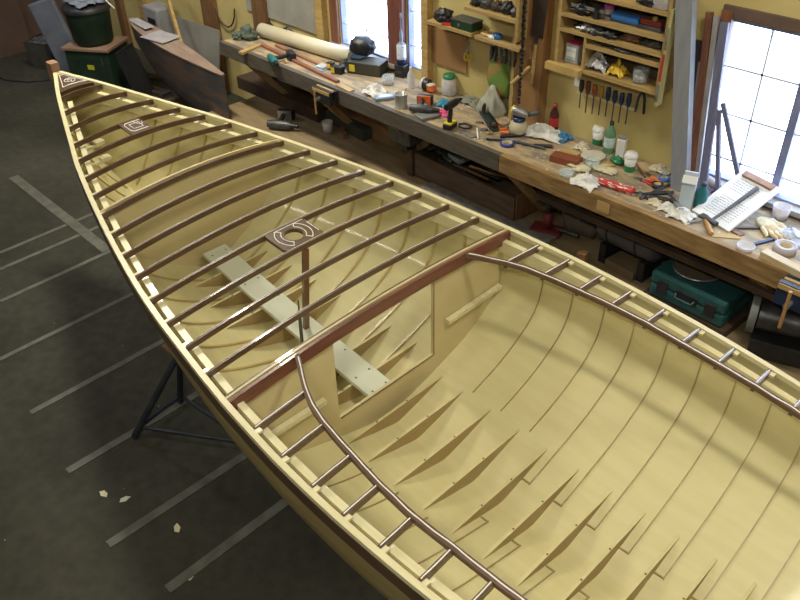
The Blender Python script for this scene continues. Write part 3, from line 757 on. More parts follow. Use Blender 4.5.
# dark case with black cloth on it
c, a, l = span(352, 84, 378, 70)
DKB = mat('olive_dark_case', (0.05, 0.048, 0.032), .6, (0.035, 0.033, 0.022), 6)
t = thing('tool_case', 'flat dark olive case with a yellow label near the left window', 'case', V3(368, 72), math.radians(22))
MB().box((0, 0, .05), (.30, .17, .10), bev=.008).build('case_body', DKB, t)
MB().box((-.151, -.02, .05), (.004, .06, .055)).build('label', YEL, t); MB().box((-.10, -.0865, .05), (.05, .004, .055)).build('label', YEL, t)
t = thing('work_hat', 'black cap and gloves piled on the flat dark olive case', 'cap', V3(364, 66)+Vector((.0, .0, .10)), math.radians(20))
b = MB().ball((0, 0, .07), (.11, .095, .085), 0, .3, 2, 2.5, 3); b.v = [(x, y, max(z, .001)) for x, y, z in b.v]; b.build('crown', BLK, t)
MB().prism([(-.06, -.08), (.07, -.08), (.05, -.15), (-.04, -.15)], .01, .02).build('visor', mat('blue_black_cloth', (0.02, 0.05, 0.09), .8), t)
crumple('work_glove', BLK, V3(347, 67)+Vector((0, 0, 0)), (.06, .05, .07), 'dark crumpled glove at the right end of the cream tube', 'glove', 4)
crumple('plastic_bag', mat('dull_clear_bag', (0.42, 0.42, 0.42), .4, (0.25, 0.25, 0.26), 20), V3(338, 44), (.13, .06, .07), 'crumpled translucent bag behind the cream tube by the window', 'bag', 8)
stick('paper_tube', TC, 376, 62, 397, 69, .028, 'short cream tube lying behind the black cap by the window', 'tube')
# clutter against the back, left
for i, (u, v, r, m_, lb) in enumerate([(288, 33, (.10, .05, .05), BLK, 'black tangled strap heap behind the cream tube'), (312, 42, (.08, .045, .04), DARKW, 'dark oily rag behind the middle of the cream tube'), (268, 26, (.06, .05, .05), BLK, 'dark cloth heap behind the left end of the cream tube')]):
    crumple('rag', m_, V3(u, v), r, lb, 'rag', 11+i)
# drawing sheet on the wall
t = thing('wall_chart', 'large grey-white sheet pinned to the wall above the bench', 'sheet', (-1.70, WY-.012, 1.36))
MB().box((0, 0, 0), (1.06, .008, .76)).build('sheet', mat('grey_paper', (0.34, 0.33, 0.29), .8, (0.27, 0.26, 0.23), 4), t)
# spray bottle on a black box
t = thing('battery_charger', 'black charger box under the tall blue and white can', 'charger', V3(402, 76), .25)
MB().box((0, 0, .05), (.09, .09, .10), bev=.006).build('case', BLK, t); MB().box((0, -.046, .045), (.05, .004, .02)).build('slot', DSTEEL, t)
p_ = V3(402, 76)+Vector((0, 0, .10))
t = thing('spray_can', 'tall blue and white can with a long thin nozzle by the left window', 'can', p_)
MB().lathe([(0, 0), (.038, 0), (.038, .045)], 22).build('base', NAVY, t); MB().lathe([(.038, .045), (.038, .15), (.034, .16)], 22).build('body', mat('white_blue_label', (0.62, 0.68, 0.75), .4, (0.15, 0.2, 0.4), 30, sharp=(.38, .42)), t)
MB().lathe([(.034, .16), (.012, .18), (.016, .20), (.016, .24), (.006, .28), (.005, .36), (.010, .37), (.008, .40), (0, .40)], 16).build('nozzle', mat('silver_nozzle', (0.28, 0.32, 0.42), .4), t)
# jar, rag, tray, can
t = thing('glass_jar', 'squat clear glass jar behind the white rag by the left window', 'jar', V3(388, 84))
MB().lathe([(0, 0), (.045, 0), (.048, .01), (.048, .06), (.044, .07), (.041, .07), (.044, .01), (0, .006)], 22).build('glass', CLR, t); MB().lathe([(0, .007), (.042, .007), (.042, .02), (0, .02)], 18).build('contents', mat('brownish_dregs', (.35, .22, .15), .6), t)
crumple('rag', RAG, V3(375, 94), (.085, .07, .085), 'white crumpled rag between dark olive case and tin can', 'rag', 21)
t = thing('tray', 'small metallic blue-grey tray leaning beside the tin can', 'tray', V3(385, 99), math.radians(60))
MB().box((0, 0, .012), (.16, .075, .024), bev=.004).build('tray_body', mat('blue_grey_metal', (0.30, 0.36, 0.46), .3, metal=.5), t)
MB().box((0, 0, .026), (.12, .05, .003)).build('lid_panel', mat('blue_sheen', (0.40, 0.50, 0.66), .3, metal=.4), t)
t = thing('tin_can', 'open tin can holding a brush near the bench front', 'can', V3(401, 107))
MB().lathe([(0, .003), (.050, 0), (.050, .004), (.048, .008), (.048, .10), (.051, .106), (.046, .106), (.046, .005), (0, .005)], 26).build('can_body', mat('tin', (0.50, 0.49, 0.45), .4, metal=.4), t)
MB().bar((.0, 0, .01), (.03, .03, .15), .018, .007).build('brush_handle', WOODY, t)
bottle(V3(411, 88), .027, .17, FROST, WHT, 'white squeeze bottle of glue with pointed nozzle right of tin can', .28, None, 'glue_bottle')
t = thing('tape_dispenser', 'black tape gun with white ring and orange grip below the green-lidded jar', 'tape gun', V3(424, 90), math.radians(10))
MB().tube([(0, 0, .05), (.05, 0, .05)], [.045, .045], 20).build('reel', BLK, t); MB().lathe([(.046, -.004), (.05, -.004), (.05, .012), (.046, .012), (.046, -.004)], 24, T=Matrix.Translation((-.003, 0, .05)) @ Matrix.Rotation(math.pi/2, 4, 'Y')).build('ring', WHT, t)
MB().box((.085, -.02, .045), (.07, .05, .06), bev=.012).build('grip', ORG, t); MB().bar((.05, -.03, .06), (.13, -.05, .09), .02, .02).build('arm', WHT, t)
drill_lying(V3(430, 103), math.radians(28), DSTEEL, ORG, 'dark grey drill with orange band lying behind the open box', 1.0)
# open flat box
t = thing('open_case', 'flat grey folding case lying open behind the bench front edge', 'case', V3(422, 113), math.radians(-18))
MB().box((-.05, .02, .012), (.12, .13, .024), bev=.003).build('tray', mat('slate_case', (0.13, 0.14, 0.14), .5), t)
MB().box((.075, .0, .012), (.13, .15, .012), m=Matrix.Rotation(math.radians(-4), 4, 'Y')).build('cover', mat('slate_cover', (0.19, 0.20, 0.19), .5), t)
for k in range(3): MB().box((-.085+.035*k, .035, .026), (.026, .07, .004)).build('white_insert', PAPER, t)
crumple('cloth', PINK, V3(444, 114), (.055, .045, .04), 'bright pink cloth next to the black cordless drill', 'cloth', 31)
crumple('cloth', mat('sky_cloth', (0.06, 0.32, 0.50), .9), V3(444, 106), (.055, .045, .06), 'sky blue cloth behind the bright pink cloth', 'cloth', 33)
drill(V3(452, 127), math.radians(100), BLK, YEL, 'black cordless drill with yellow trim standing on its battery', s=.85)
t = thing('hose_loop', 'small black cable loop right of the cordless drill', 'cable', V3(465, 127))
MB().tube([(.05*math.cos(k/16*6.283), .035*math.sin(k/16*6.283), .008) for k in range(17)], .006, 8).build('loop', BLK, t)
# green lidded jar
t = thing('jar', 'large clear jar with green lid against the yellow wall', 'jar', V3(449, 94))
MB().lathe([(0, 0), (.055, 0), (.058, .01), (.058, .11), (.042, .125), (.042, .14)], 22).build('glass', FROST, t); MB().lathe([(.046, .128), (.046, .155), (0, .155)], 22).build('lid', GRN, t)
MB().lathe([(0, .006), (.052, .006), (.052, .05), (0, .05)], 18).build('contents', mat('grey_screws', (.3, .29, .28), .5), t)
t = thing('bottle', 'flat transparent bottle with reddish rim behind the green-lidded jar', 'bottle', V3(462, 90), .1)
MB().box((0, 0, .09), (.09, .04, .18), bev=.018).build('body', FROST, t); MB().lathe([(0, .18), (.02, .18), (.02, .20), (0, .20)], 14).build('cap', mat('rust_cap', (.35, .1, .05), .5), t)
for k, (u, v, tx, h_) in enumerate([(428, 80, .03, .22), (432, 82, -.02, .18), (436, 78, .05, .20)]):
    p_ = V3(u, v); 
    one('leaning_tool', MB().tube([(0, 0, 0.006), (tx, .06, h_)], [.010, .013]), [HAND, WOODB, DARKW][k], p_, 0, ['tan tool handle leaning on wall left of green-lidded jar', 'brown tool handle leaning left of the green-lidded jar', 'dark tool handle leaning just left of green-lidded jar'][k], 'tool handle')
# plastic bag cone over plane
t = thing('hand_plane', 'long dark green metal plane under the pale plastic bag', 'plane', V3(489, 123), math.radians(-32))
MB().box((0, 0, .012), (.36, .06, .012), bev=.002).build('sole', mat('dark_green_metal', (0.035, 0.055, 0.045), .4, metal=.4), t)
MB().box((0, .027, .03), (.22, .006, .035)).build('cheek', _m['dark_green_metal'], t); MB().box((0, -.027, .03), (.22, .006, .035)).build('cheek', _m['dark_green_metal'], t)
MB().tube([(-.13, 0, .018), (-.14, 0, .06), (-.12, 0, .09)], [.014, .014, .012]).build('handle', DARKW, t); MB().ball((.12, 0, .04), .02).build('knob', DARKW, t)
MB().tube([(-.2, -.04, .035), (.22, -.05, .02)], .005).build('rod', STEEL, t)
b = MB(); n = 28
PB = mat('pale_plastic_bag', (0.42, 0.42, 0.34), .35, (0.28, 0.28, 0.22), 18, bump=.6)
prof = [(.095, 0), (.105, .04), (.085, .09), (.055, .13), (.030, .17), (.018, .20), (.0, .205)]
V = []; F = []
for i, (r, z) in enumerate(prof):
    for k in range(n):
        a = 2*math.pi*k/n; rr_ = r*(1+.22*math.sin(5*a+i*.5)*(.4+.6*(1-z/.2))+.15*noise.noise(Vector((math.cos(a)*2, math.sin(a)*2, z*12))))
        V.append((rr_*math.cos(a), rr_*.8*math.sin(a), z))
for i in range(len(prof)-1):
    for k in range(n): F.append((i*n+k, i*n+(k+1) % n, (i+1)*n+(k+1) % n, (i+1)*n+k))
b.add(V, F, 0, True)
one('plastic_bag', b, PB, V3(492, 112), 0, 'pale cone-shaped plastic bag standing behind the dark green plane', 'bag')
crumple('cloth', mat('olive_grey_cloth', (.22, .22, .17), .9), V3(471, 103), (.11, .06, .06), 'olive grey cloth spread left of the pale plastic bag', 'cloth', 37)
pliers(V3(483, 124), math.radians(200), ORG, 'orange-handled pliers near the dark green plane, the left pair', 1.0)
pliers(V3(489, 131), math.radians(215), ORG, 'orange-handled pliers nearer the bench edge, the right pair', 1.1)
block('sanding_block', mat('grey_sandpaper', (0.22, 0.20, 0.17), .8), 462, 131, 474, 138, .05, .01, 'grey sandpaper sheet at the bench front edge below cordless drill', 'sandpaper')
stick('pencil', PAPER, 477, 129, 478, 139, .006, 'white marker lying between sandpaper and orange pliers', 'marker')
# paint ball jar, heat gun
t = thing('jar', 'round cream paper-covered jar with dark lid beside the white rag', 'jar', V3(518, 134))
MB().lathe([(0, 0), (.045, 0), (.062, .03), (.065, .06), (.052, .09), (.035, .10)], 22).build('body', mat('cream_cover', (0.58, 0.52, 0.36), .7), t); MB().lathe([(.042, .10), (.042, .125), (0, .125)], 20).build('lid', NAVY, t)
t = thing('heat_gun', 'silver heat gun with yellow ring lying on top of cream jar', 'heat gun', V3(518, 134)+Vector((.0, .0, .126)), math.radians(5))
MB().tube([(-.04, 0, .036), (.02, 0, .036), (.07, 0, .03)], [.036, .034, .018], 18).build('barrel', STEEL, t); MB().tube([(-.05, 0, .036), (-.038, 0, .036)], .0365, 18).build('ring', YEL, t)
MB().tube([(.03, 0, .02), (.09, .03, .036), (.13, .05, .05)], [.014, .018, .016]).build('handle', DSTEEL, t)
for k, (u1, v1, u2, v2, r, m_, lb) in enumerate([(486, 140, 520, 143, .008, BLK, 'long thin black bar lying in front of cream jar'), (500, 138, 530, 136, .012, BLK, 'thick black tool shaft lying beside the white rag'), (515, 143, 545, 150, .010, DSTEEL, 'dark steel chisel lying left of the red-tipped knife'), (534, 147, 552, 148, .012, BLK, 'black knife handle lying before the white rag')]):
    stick(['steel_bar', 'tool_shaft', 'chisel', 'knife'][k], m_, u1, v1, u2, v2, r, lb, ['bar', 'tool', 'chisel', 'knife'][k])
block('knife_tip', RED, 548, 147, 553, 148, .02, .018, 'red tip lying at the end of the black knife handle', 'knife cap')
tape_roll(V3(507, 145), .048, .036, .022, mat('blue_tape', (0.04, 0.06, 0.30), .5), TAPEC, 'blue masking tape roll lying flat in front of cream jar')
for k, (u, v) in enumerate([(498, 133), (503, 128), (508, 126)]):
    one('spatula', MB().box((0, 0, .006), (.16, .03, .010), bev=.003), [WOODY, HAND, GREYW][k], V3(u, v)+Vector((0, 0, .001*k)), math.radians(50+18*k), ['pale wooden spatula right of orange pliers, the nearest', 'tan wooden spatula beside the cream jar, the middle one', 'grey spatula tucked behind the tan spatula'][k], 'spatula')
crumple('rag', RAG, V3(541, 136), (.15, .075, .09), 'large white rag below the brown post', 'rag', 41, rz=.3)
crumple('cloth', mat('blue_cloth', (0.05, 0.22, 0.45), .9), V3(561, 138), (.07, .06, .05), 'blue cloth just right of the large white rag', 'cloth', 43)
t = bottle(V3(553, 131), .032, .20, mat('cola', (0.09, 0.02, 0.02), .2), RED, 'small cola bottle with red cap and red label at the wall', .4, RED)
one('spring_clamp', MB().ball((0, 0, .05), (.04, .03, .05), 0, .4, 7), DSTEEL, V3(563, 124), 0, 'dark metal clamp head right of the cola bottle', 'clamp')
# centre right
block('block', mat('red_brown_block', (0.25, 0.075, 0.035), .6, (0.19, 0.055, 0.025), 12), 552, 159, 580, 166, .085, .045, 'red-brown leather block lying flat on the bench', 'block')
block('board_scrap', WOODY, 560, 152, 577, 157, .09, .012, 'yellow wood offcut behind the red-brown block', 'wood scrap')
t = cup(V3(566, 176), .05, .035, (CLR, CLR), 'low clear plastic dish in front of the red-brown block', False, 'dish', 'plastic_dish')
cup(V3(597, 144), .040, .105, (WHT, WHT), 'white lidded cup with green base behind the green glass bottle', True, base=GRN)
cup(V3(629, 171), .040, .105, (WHT, WHT), 'white lidded cup with green base in front of the white box', True, base=GRN)
t = bottle(V3(608, 152), .036, .215, GCLR, BLK, 'green glass bottle with dark cap and pale label', .33, mat('pale_label', (0.62, 0.72, 0.72), .5, (0.35, 0.5, 0.55), 30))
t = thing('salt_box', 'white cardboard drum box with grey spout between bottle and cup', 'box', V3(620, 157), .2)
MB().box((0, 0, .065), (.055, .045, .13), bev=.004).build('carton', WHT, t); MB().box((0, 0, .137), (.045, .036, .014)).build('spout', mat('grey_lid', (.28, .27, .30), .5), t)
one('plate', MB().lathe([(0, .004), (.05, .004), (.078, .014), (.080, .012), (.05, 0), (0, 0)], 28), mat('cream_plate', (0.62, 0.57, 0.46), .5), V3(593, 157), 0, 'cream paper plate left of the green glass bottle', 'plate')
t = cup(V3(592, 167), .048, .05, (CLR, CLR), 'clear plastic tub under the cream paper plate edge', False, 'tub', 'plastic_tub')
crumple('rag', CRAG, V3(582, 149), (.05, .04, .05), 'small cream rag left of the cup at the yellow wall', 'rag', 47)
lump('sponge', GRN, V3(617, 163), (.045, .03, .028), 'green scouring sponge between bottle and nearer cup', 'sponge', 3)
def glove(p, rz, label, m, s=1.0):
    t = thing('work_glove', label, 'glove', p, rz)
    b = MB().ball((0, 0, .014*s), (.055*s, .042*s, .015*s), 0, .12, 5); b.v = [(x, y, max(0, z)) for x, y, z in b.v]; b.build('palm', m, t)
    for k, (y, L_) in enumerate([(-.030, .055), (-.010, .068), (.010, .066), (.030, .050)]):
        MB().tube([(.035*s, y*s, .012*s), ((.05+L_*.6)*s, y*1.15*s, .014*s), ((.05+L_)*s, y*1.3*s, .010*s)], [.011*s, .010*s, .006*s], 8).build('finger', m, t)
    MB().tube([(-.01*s, .035*s, .012*s), (.02*s, .065*s, .014*s), (.04*s, .078*s, .010*s)], [.013*s, .011*s, .007*s], 8).build('thumb', m, t)
    return t
GLV = mat('cream_glove', (0.68, 0.62, 0.42), .9, (0.55, 0.49, 0.32), 30)
glove(V3(583, 170), math.radians(170), 'cream work glove lying left of the white rag, the far one', GLV)
glove(V3(600, 170), math.radians(10), 'cream work glove lying above the caulking tube', GLV, .95)
block('board_scrap', mat('orange_scrap', (.5, .3, .08), .6), 604, 163, 613, 167, .05, .008, 'small orange-brown card lying behind the caulking tube', 'card')
crumple('rag', RAG, V3(586, 184), (.085, .075, .07), 'white rag bunched at the left end of caulking tube', 'rag', 51)
c, a, l = span(599, 184, 632, 195)
t = thing('caulking_tube', 'red and white caulking tube lying near the bench front', 'tube', c, a)
MB().tube([(-l/2, 0, .024), (l/2, 0, .024)], .024, 18).build('cartridge', mat('red_white_label', (0.55, 0.05, 0.04), .4, (0.75, 0.73, 0.70), 24, (1, 4, 4), sharp=(.40, .44)), t)
MB().tube([(l/2, 0, .024), (l/2+.008, 0, .024)], .0245, 18).build('end_cap', RED, t)
pliers(V3(640, 196), math.radians(215), BLK, 'large black-handled pliers lying open in front of the tape heap', 1.5, open_=22)
pliers(V3(648, 199), math.radians(190), DARKW, 'dark brown-handled pliers crossing the large black pair', 1.3)
stick('file', DSTEEL, 640, 200, 669, 186, .010, 'dark steel file lying toward the grey post', 'file')
tape_roll(V3(657, 187), .035, .022, .024, BLK, TAPEC, 'small black tape roll with tan core near the grey post')
tape_roll(V3(664, 180)+Vector((0, 0, 0)), .035, .022, .02, BLU, TAPEC, 'small dark blue tape roll behind the black one')
pliers(V3(641, 181), math.radians(185), RED, 'red-handled pliers lying right of the nearer white cup', 1.0)
pliers(V3(650, 177), math.radians(150), ORG, 'orange-handled pliers behind the red-handled pair', .9)
crumple('rag', CRAG, V3(661, 171), (.07, .05, .045), 'cream rag at the wall left of the grey post', 'rag', 53)
stick('brush_handle', YEL, 647, 173, 655, 166, .006, 'thin yellow stick leaning by the cream rag at the wall', 'stick')
stick('stick', WOODB, 632, 160, 645, 178, .008, 'brown stick lying between nearer cup and wall', 'stick')
crumple('foam_scrap', CRAG, V3(655, 204), (.045, .035, .035), 'cream foam scrap in front of the dark file', 'foam', 57)
crumple('rag', RAG, V3(668, 210), (.05, .045, .05), 'small white rag left of the rag with a brush in it', 'rag', 59)
crumple('rag', RAG, V3(681, 217), (.07, .06, .06), 'white rag with a paint brush lying across it', 'rag', 61)
c, a, l = span(666, 199, 680, 218)
t = thing('paint_brush', 'grey paint brush lying across the white rag', 'brush', c+Vector((0, 0, .045)), a)
MB().tube([(-l/2, 0, .008), (l*.1, 0, .008)], [.006, .010]).build('handle', DSTEEL, t); MB().box((l*.3, 0, .008), (l*.4, .03, .014), bev=.003).build('bristles', mat('grey_bristle', (.2, .2, .2), .9), t)
# white carton
t = thing('milk_carton', 'tall pale blue-white carton with open top in front of the grey post', 'carton', V3(685, 206), .35)
MB().box((0, 0, .085), (.075, .075, .17)).build('carton_body', mat('pale_carton', (0.58, 0.66, 0.70), .5, (0.50, 0.58, 0.64), 10), t)
MB().box((0, -.036, .19), (.08, .006, .045), m=Matrix.Rotation(math.radians(-30), 4, 'X')).build('flap', PAPER, t); MB().box((0, .036, .19), (.08, .006, .05), m=Matrix.Rotation(math.radians(30), 4, 'X')).build('flap', PAPER, t)
t = bottle(V3(699, 207), .036, .16, TEAL, BLK, 'teal bottle standing between white carton and paper board', .45)
crumple('pouch', mat('lilac_pouch', (0.20, 0.17, 0.26), .8), V3(699, 190), (.09, .05, .07), 'lilac grey pouch behind the teal bottle', 'pouch', 63)
c, a, l = span(700, 186, 722, 194)
one('funnel', MB().tube([(-l/2, 0, .05), (0, 0, .04), (l/2, 0, .012)], [.045, .03, .008], 16), mat('tan_grey_funnel', (.30, .26, .24), .6), c, a, 'tan grey cone nozzle lying behind the paper board', 'nozzle')
# paper with writing, wood strip, hammer
pa, pb = at(691, 211), at(727.5, 232.5); pc, pd = ay(782.5, 189, WY-.06), ay(744, 174, WY-.06)
X_ = (pb-pa).normalized(); Y_ = ((pd-pa)+(pc-pb)).normalized(); Z_ = X_.cross(Y_).normalized(); Y_ = Z_.cross(X_).normalized()
lng = ((pd-pa).length+(pc-pb).length)/2; wid = (pb-pa).length
ctr = (pa+pb+pc+pd)/4
t = thing('plan_sheet', 'white board with handwritten notes propped against the right window sill', 'sheet', ctr+Vector((0, 0, .008)))
TB = Matrix((Y_, -X_, Z_)).transposed().to_4x4()
t.rotation_euler = TB.to_euler()
MB().box((0, 0, .0), (lng, wid, .012), bev=.002).build('board', PAPER, t)
def lines(cx, cy, n, m, L_):
    ink = MB()
    for i in range(n):
        x = cx+i*.017; y = cy
        yy = -L_/2
        while yy < L_/2-.01:
            seg = random.uniform(.008, .024); ink.bar((x+random.uniform(-.002, .002), y+yy, .0067), (x+random.uniform(-.002, .002), y+min(yy+seg, L_/2), .0067), .0024, .0008); yy += seg+random.uniform(.004, .008)
    ink.build('handwriting', INK, t)
lines(-lng*.38, 0, 9, 0, wid*.72); lines(lng*.12, .02, 6, 0, wid*.6)
def onboard(dx, dy, dz): return ctr+Vector((0, 0, .008))+TB @ Vector((dx, dy, dz))
t = thing('wood_strip', 'reddish wood strip lying on the far end of the white board', 'wood strip', onboard(lng*.43, 0, .006), rot=TB.to_euler())
MB().box((0, 0, .010), (.04, wid*.75, .02), bev=.003).build('strip', mat('pinkish_wood', (0.38, 0.23, 0.16), .6, (0.30, 0.17, 0.11), 10, (1, 6, 6)), t)
l = .34
t = thing('hammer', 'claw hammer lying across the white board', 'hammer', onboard(-lng*.12, -.03, .007), rot=(TB @ Matrix.Rotation(math.radians(-4), 4, 'Z')).to_euler())
MB().tube([(-l/2+.02, 0, .016), (-.04, 0, .014), (l*.1, 0, .014), (l/2, 0, .016)], [.009, .010, .012, .014], 12, flat=.8).build('handle', mat('grey_grip', (.12, .12, .13), .6), t)
MB().tube([(-l/2+.01, -.045, .016), (-l/2+.01, .03, .016)], [.016, .013], 12).build('head', DSTEEL, t)
MB().prism([(-l/2-.003, .03), (-l/2+.023, .03), (-l/2+.02, .07), (-l/2-.012, .08)], .008, .024).build('claw', DSTEEL, t)
c, a, l = span(705, 222, 711, 236)
t = thing('chisel', 'chisel with tan wooden handle at the bench front edge', 'chisel', c, a)
MB().tube([(-l/2, 0, .014), (0, 0, .015), (l/2, 0, .014)], [.011, .014, .012], 12).build('handle', HAND, t)
dd = at(686, 224)-c; ca, sa = math.cos(-a), math.sin(-a); dl = Vector((dd.x*ca-dd.y*sa, dd.x*sa+dd.y*ca, .010))
MB().bar((-l/2, 0, .014), dl, .012, .004).build('blade', STEEL, t)
# cups, tub, gloves, tape, block
t = cup(V3(779, 219), .050, .085, (FROST, FROST), 'tall frosted plastic cup at the right window', False); t['category'] = 'cup'
MB().lathe([(0, .006), (.038, .006), (.041, .035), (0, .035)], 20).build('residue', mat('pink_brown_residue', (.40, .27, .24), .6), t)
t = cup(V3(745, 250), .048, .030, (FROST, FROST), 'shallow frosted plastic tub on the bench front edge', False, 'tub', 'plastic_tub')
glove(V3(765, 226), math.radians(-40), 'tan leather glove with curled fingers beside the white board', GLV, 1.2)
glove(V3(770, 231), math.radians(-25), 'second tan leather glove nearer the masking tape roll', mat('tan_glove', (0.50, 0.38, 0.22), .8, (.40, .29, .16), 20), 1.1)
block('card', PAPER, 770, 221, 784, 235, .04, .02, 'white paper strip between leather gloves and tape roll', 'paper')
tape_roll(V3(784, 252), .060, .038, .045, mat('grey_tape', (0.42, 0.38, 0.40), .6), TAPEC, 'thick masking tape roll near the right frame edge')
block('wood_block', mat('pale_block', (0.55, 0.45, 0.28), .6, (.46, .36, .20), 6, (1, 8, 8)), 762, 256, 812, 282, .055, .04, 'pale square-cut wood block beside the masking tape roll', 'wood block')
crumple('plastic_bag', clear('clear_bag', (.8, .85, .95), .5, .3), V3(792, 238), (.09, .06, .05), 'clear crumpled plastic wrap behind the masking tape roll', 'plastic wrap', 67)
for k, (u1, v1, u2, v2, m_, lb) in enumerate([(712, 236, 740, 238, WOODY, 'thin yellow wood shaving strip in front of the white board'), (725, 226, 742, 236, WOODB, 'brown wood offcut under the board corner'), (733, 229, 764, 229, DSTEEL, 'dark steel rod beside the board'), (752, 246, 775, 240, NAVY, 'dark blue marker behind the shallow tub'), (790, 212, 806, 218, WOODY, 'pale wood slat behind the tall frosted cup')]):
    block(['wood_strip', 'wood_scrap', 'steel_rod', 'marker', 'pine_strip'][k], m_, u1, v1, u2, v2, [.03, .04, .014, .016, .05][k], [.006, .010, .012, .014, .01][k], lb, ['wood strip', 'wood scrap', 'rod', 'marker', 'slat'][k], bev=0)
block('paper', mat('bright_paper', (.8, .85, .9), .7), 796, 208, 812, 216, .10, .004, 'bright white sheet at the right frame edge', 'paper', bev=0)
one('plastic_lump', MB().ball((0, 0, .02), (.035, .03, .022), 0, .2, 3), RED, V3(727, 183), 0, 'small red lump on the bench below the leaning boards', 'cap')
tape_roll(V3(713, 180), .035, .02, .03, BLK, WHT, 'black reel with white core at the foot of the leaning boards')

# ------------------------------------------------------------------ leaning boards at the right window
def lean(name, u1, v1, Yb, u2, v2, Yt, wd, th, m, label, cat='board', zb=BZ):
    a = ay(u1, v1, Yb); b = ay(u2, v2, Yt); d_ = b-a; a = a-d_*((a.z-(BZ+.004))/d_.z)
    t = MB().bar((0, 0, 0), b-a, wd, th, up=(0, 1, 0)); 
    return one(name, t, m, a, 0, label, cat)
GP = mat('grey_post_paint', (0.27, 0.28, 0.30), .5, (0.22, 0.23, 0.26), 5, (8, 8, 1))
a = at(680, 190, BZ); b = ay(687, -22, WY-.17)
one('grey_post', MB().bar((0, 0, 0), b-a, .10, .05, up=(0, 1, 0)), GP, a+Vector((0, 0, .004)), 0, 'tall grey painted post standing on the bench left of the right window', 'post')
LN = mat('blue_grey_board', (0.20, 0.20, 0.30), .6, (0.15, 0.15, 0.24), 6, (8, 8, 1)); LN2 = mat('pale_grey_board', (0.36, 0.34, 0.34), .6)
lean('leaning_batten', 691, 176, WY-.10, 710, 12, WY-.045, .040, .02, mat('rust_brown_board', (.22, .09, .055), .6, (.15, .06, .04), 8, (8, 8, 1)), 'rust-brown narrow board leaning beside the left edge of the right window')
lean('leaning_batten', 697, 177, WY-.085, 717, 16, WY-.045, .030, .02, LN2, 'pale grey narrow board leaning between rust-brown and blue-grey boards')
lean('leaning_batten', 704, 178, WY-.10, 725, 22, WY-.045, .048, .02, LN, 'tall blue-grey board leaning on the left jamb of the right window')
lean('leaning_batten', 686, 172, WY-.07, 701, 62, WY-.045, .022, .02, LN2, 'short pale grey board leaning over the dark grey panel')
lean('thin_stick', 718, 178, WY-.09, 719, 110, WY-.06, .024, .02, LN, 'short blue-grey stick standing upright before the window', 'stick')
lean('thin_stick', 739, 180, WY-.04, 723, 103, WY-.05, .028, .015, LN, 'blue-grey stick leaning left across the window glass', 'stick')
c, a_, l = span(688, 176, 710, 170, BZ)
one('pine_strip', MB().bar((-l/2, 0, .02), (l/2, .0, .06), .04, .02), mat('pinkish_slat', (.42, .28, .22), .6), c, a_, 'pinkish slat propped at the foot of the grey post', 'slat')

# ------------------------------------------------------------------ left shelf unit on the wall
def shelf_unit(name, lbl, x0, x1, z0, dep, shelves, sides, divs, m, back=None):
    t = thing(name, lbl, 'shelf', (0, 0, 0))
    for (a, b, z) in shelves: MB().box(((a+b)/2, WY-dep/2, z), (b-a, dep, .022)).build('shelf_board', m, t)
    for (x, za, zb) in sides: MB().box((x, WY-dep/2, (za+zb)/2), (.022, dep, zb-za)).build('side_panel', m, t)
    for (x, za, zb) in divs: MB().box((x, WY-dep/2-.002, (za+zb)/2), (.016, dep-.01, zb-za)).build('divider', m, t)
    return t
def wx(u, v, y): return ay(u, v, y)
D1 = .16
SHW = mat('shelf_wood', (0.46, 0.32, 0.13), .6, (0.36, 0.24, 0.09), 5, (1, 8, 8))
FY = WY-D1
sA = ay(426, 21, FY); sB = ay(469, 36, FY); sC = ay(477, 33, FY); sD = ay(519, 53, FY); sE = ay(467, 8, FY); sF = ay(521, 21, FY)
shelf_unit('wall_shelf', 'small wooden shelf with dark green tin, between left window and brown post', 0, 0, 0, D1, [(sA.x, sB.x+.02, (sA.z+sB.z)/2)], [], [], SHW)
shelf_unit('wall_shelf', 'wooden shelf holding a row of hanging spring clamps', 0, 0, 0, D1, [(sB.x+.045, sD.x, (sC.z+sD.z)/2-.01)], [], [], SHW)
shelf_unit('wall_shelf', 'upper wooden shelf crowded with dark tools left of brown post', 0, 0, 0, D1+.03, [(sE.x, sF.x-.02, (sE.z+sF.z)/2)], [(sF.x-.009, 1.50, 1.85)], [], SHW)
zA = (sA.z+sB.z)/2+.011; zC = (sC.z+sD.z)/2+.001; zE = (sE.z+sF.z)/2+.011
t = thing('tin_box', 'dark green tin box on small wall shelf', 'box', ((ay(467, 28, FY+.08)).x, FY+.075, zA), .0)
MB().box((0, 0, .028), (.20, .12, .056), bev=.005).build('box_body', DGRN, t); MB().box((0, 0, .060), (.205, .125, .010), bev=.003).build('lid', DSTEEL, t); MB().box((-.02, -.0625, .03), (.018, .006, .02)).build('latch', STEEL, t)
lump('paint_tin', BLK, Vector((sA.x+.10, FY+.08, zA)), (.07, .05, .055), 'black rag heap left of the dark green tin', 'rag', 5)
block_ = MB().box((0, 0, .004), (.10, .07, .008))
one('red_block', block_, RED, (sA.x+.19, FY+.05, zA), .4, 'flat red packet left of the dark green tin', 'packet')
for k, (dx, m_, r, lb) in enumerate([(.06, WOODY, (.05, .03, .015), 'pale wood shaving pile above the spring clamps'), (.16, BLU, (.035, .03, .025), 'light blue cap above the spring clamps'), (.12, WHT, (.05, .035, .012), 'white tray on clamp shelf')]):
    lump(['wood_shaving', 'plastic_lump', 'dish'][k], m_, Vector((sB.x+.05+dx, FY+.06, zC)), r, lb, ['wood scrap', 'cap', 'dish'][k], 3+k, .2)
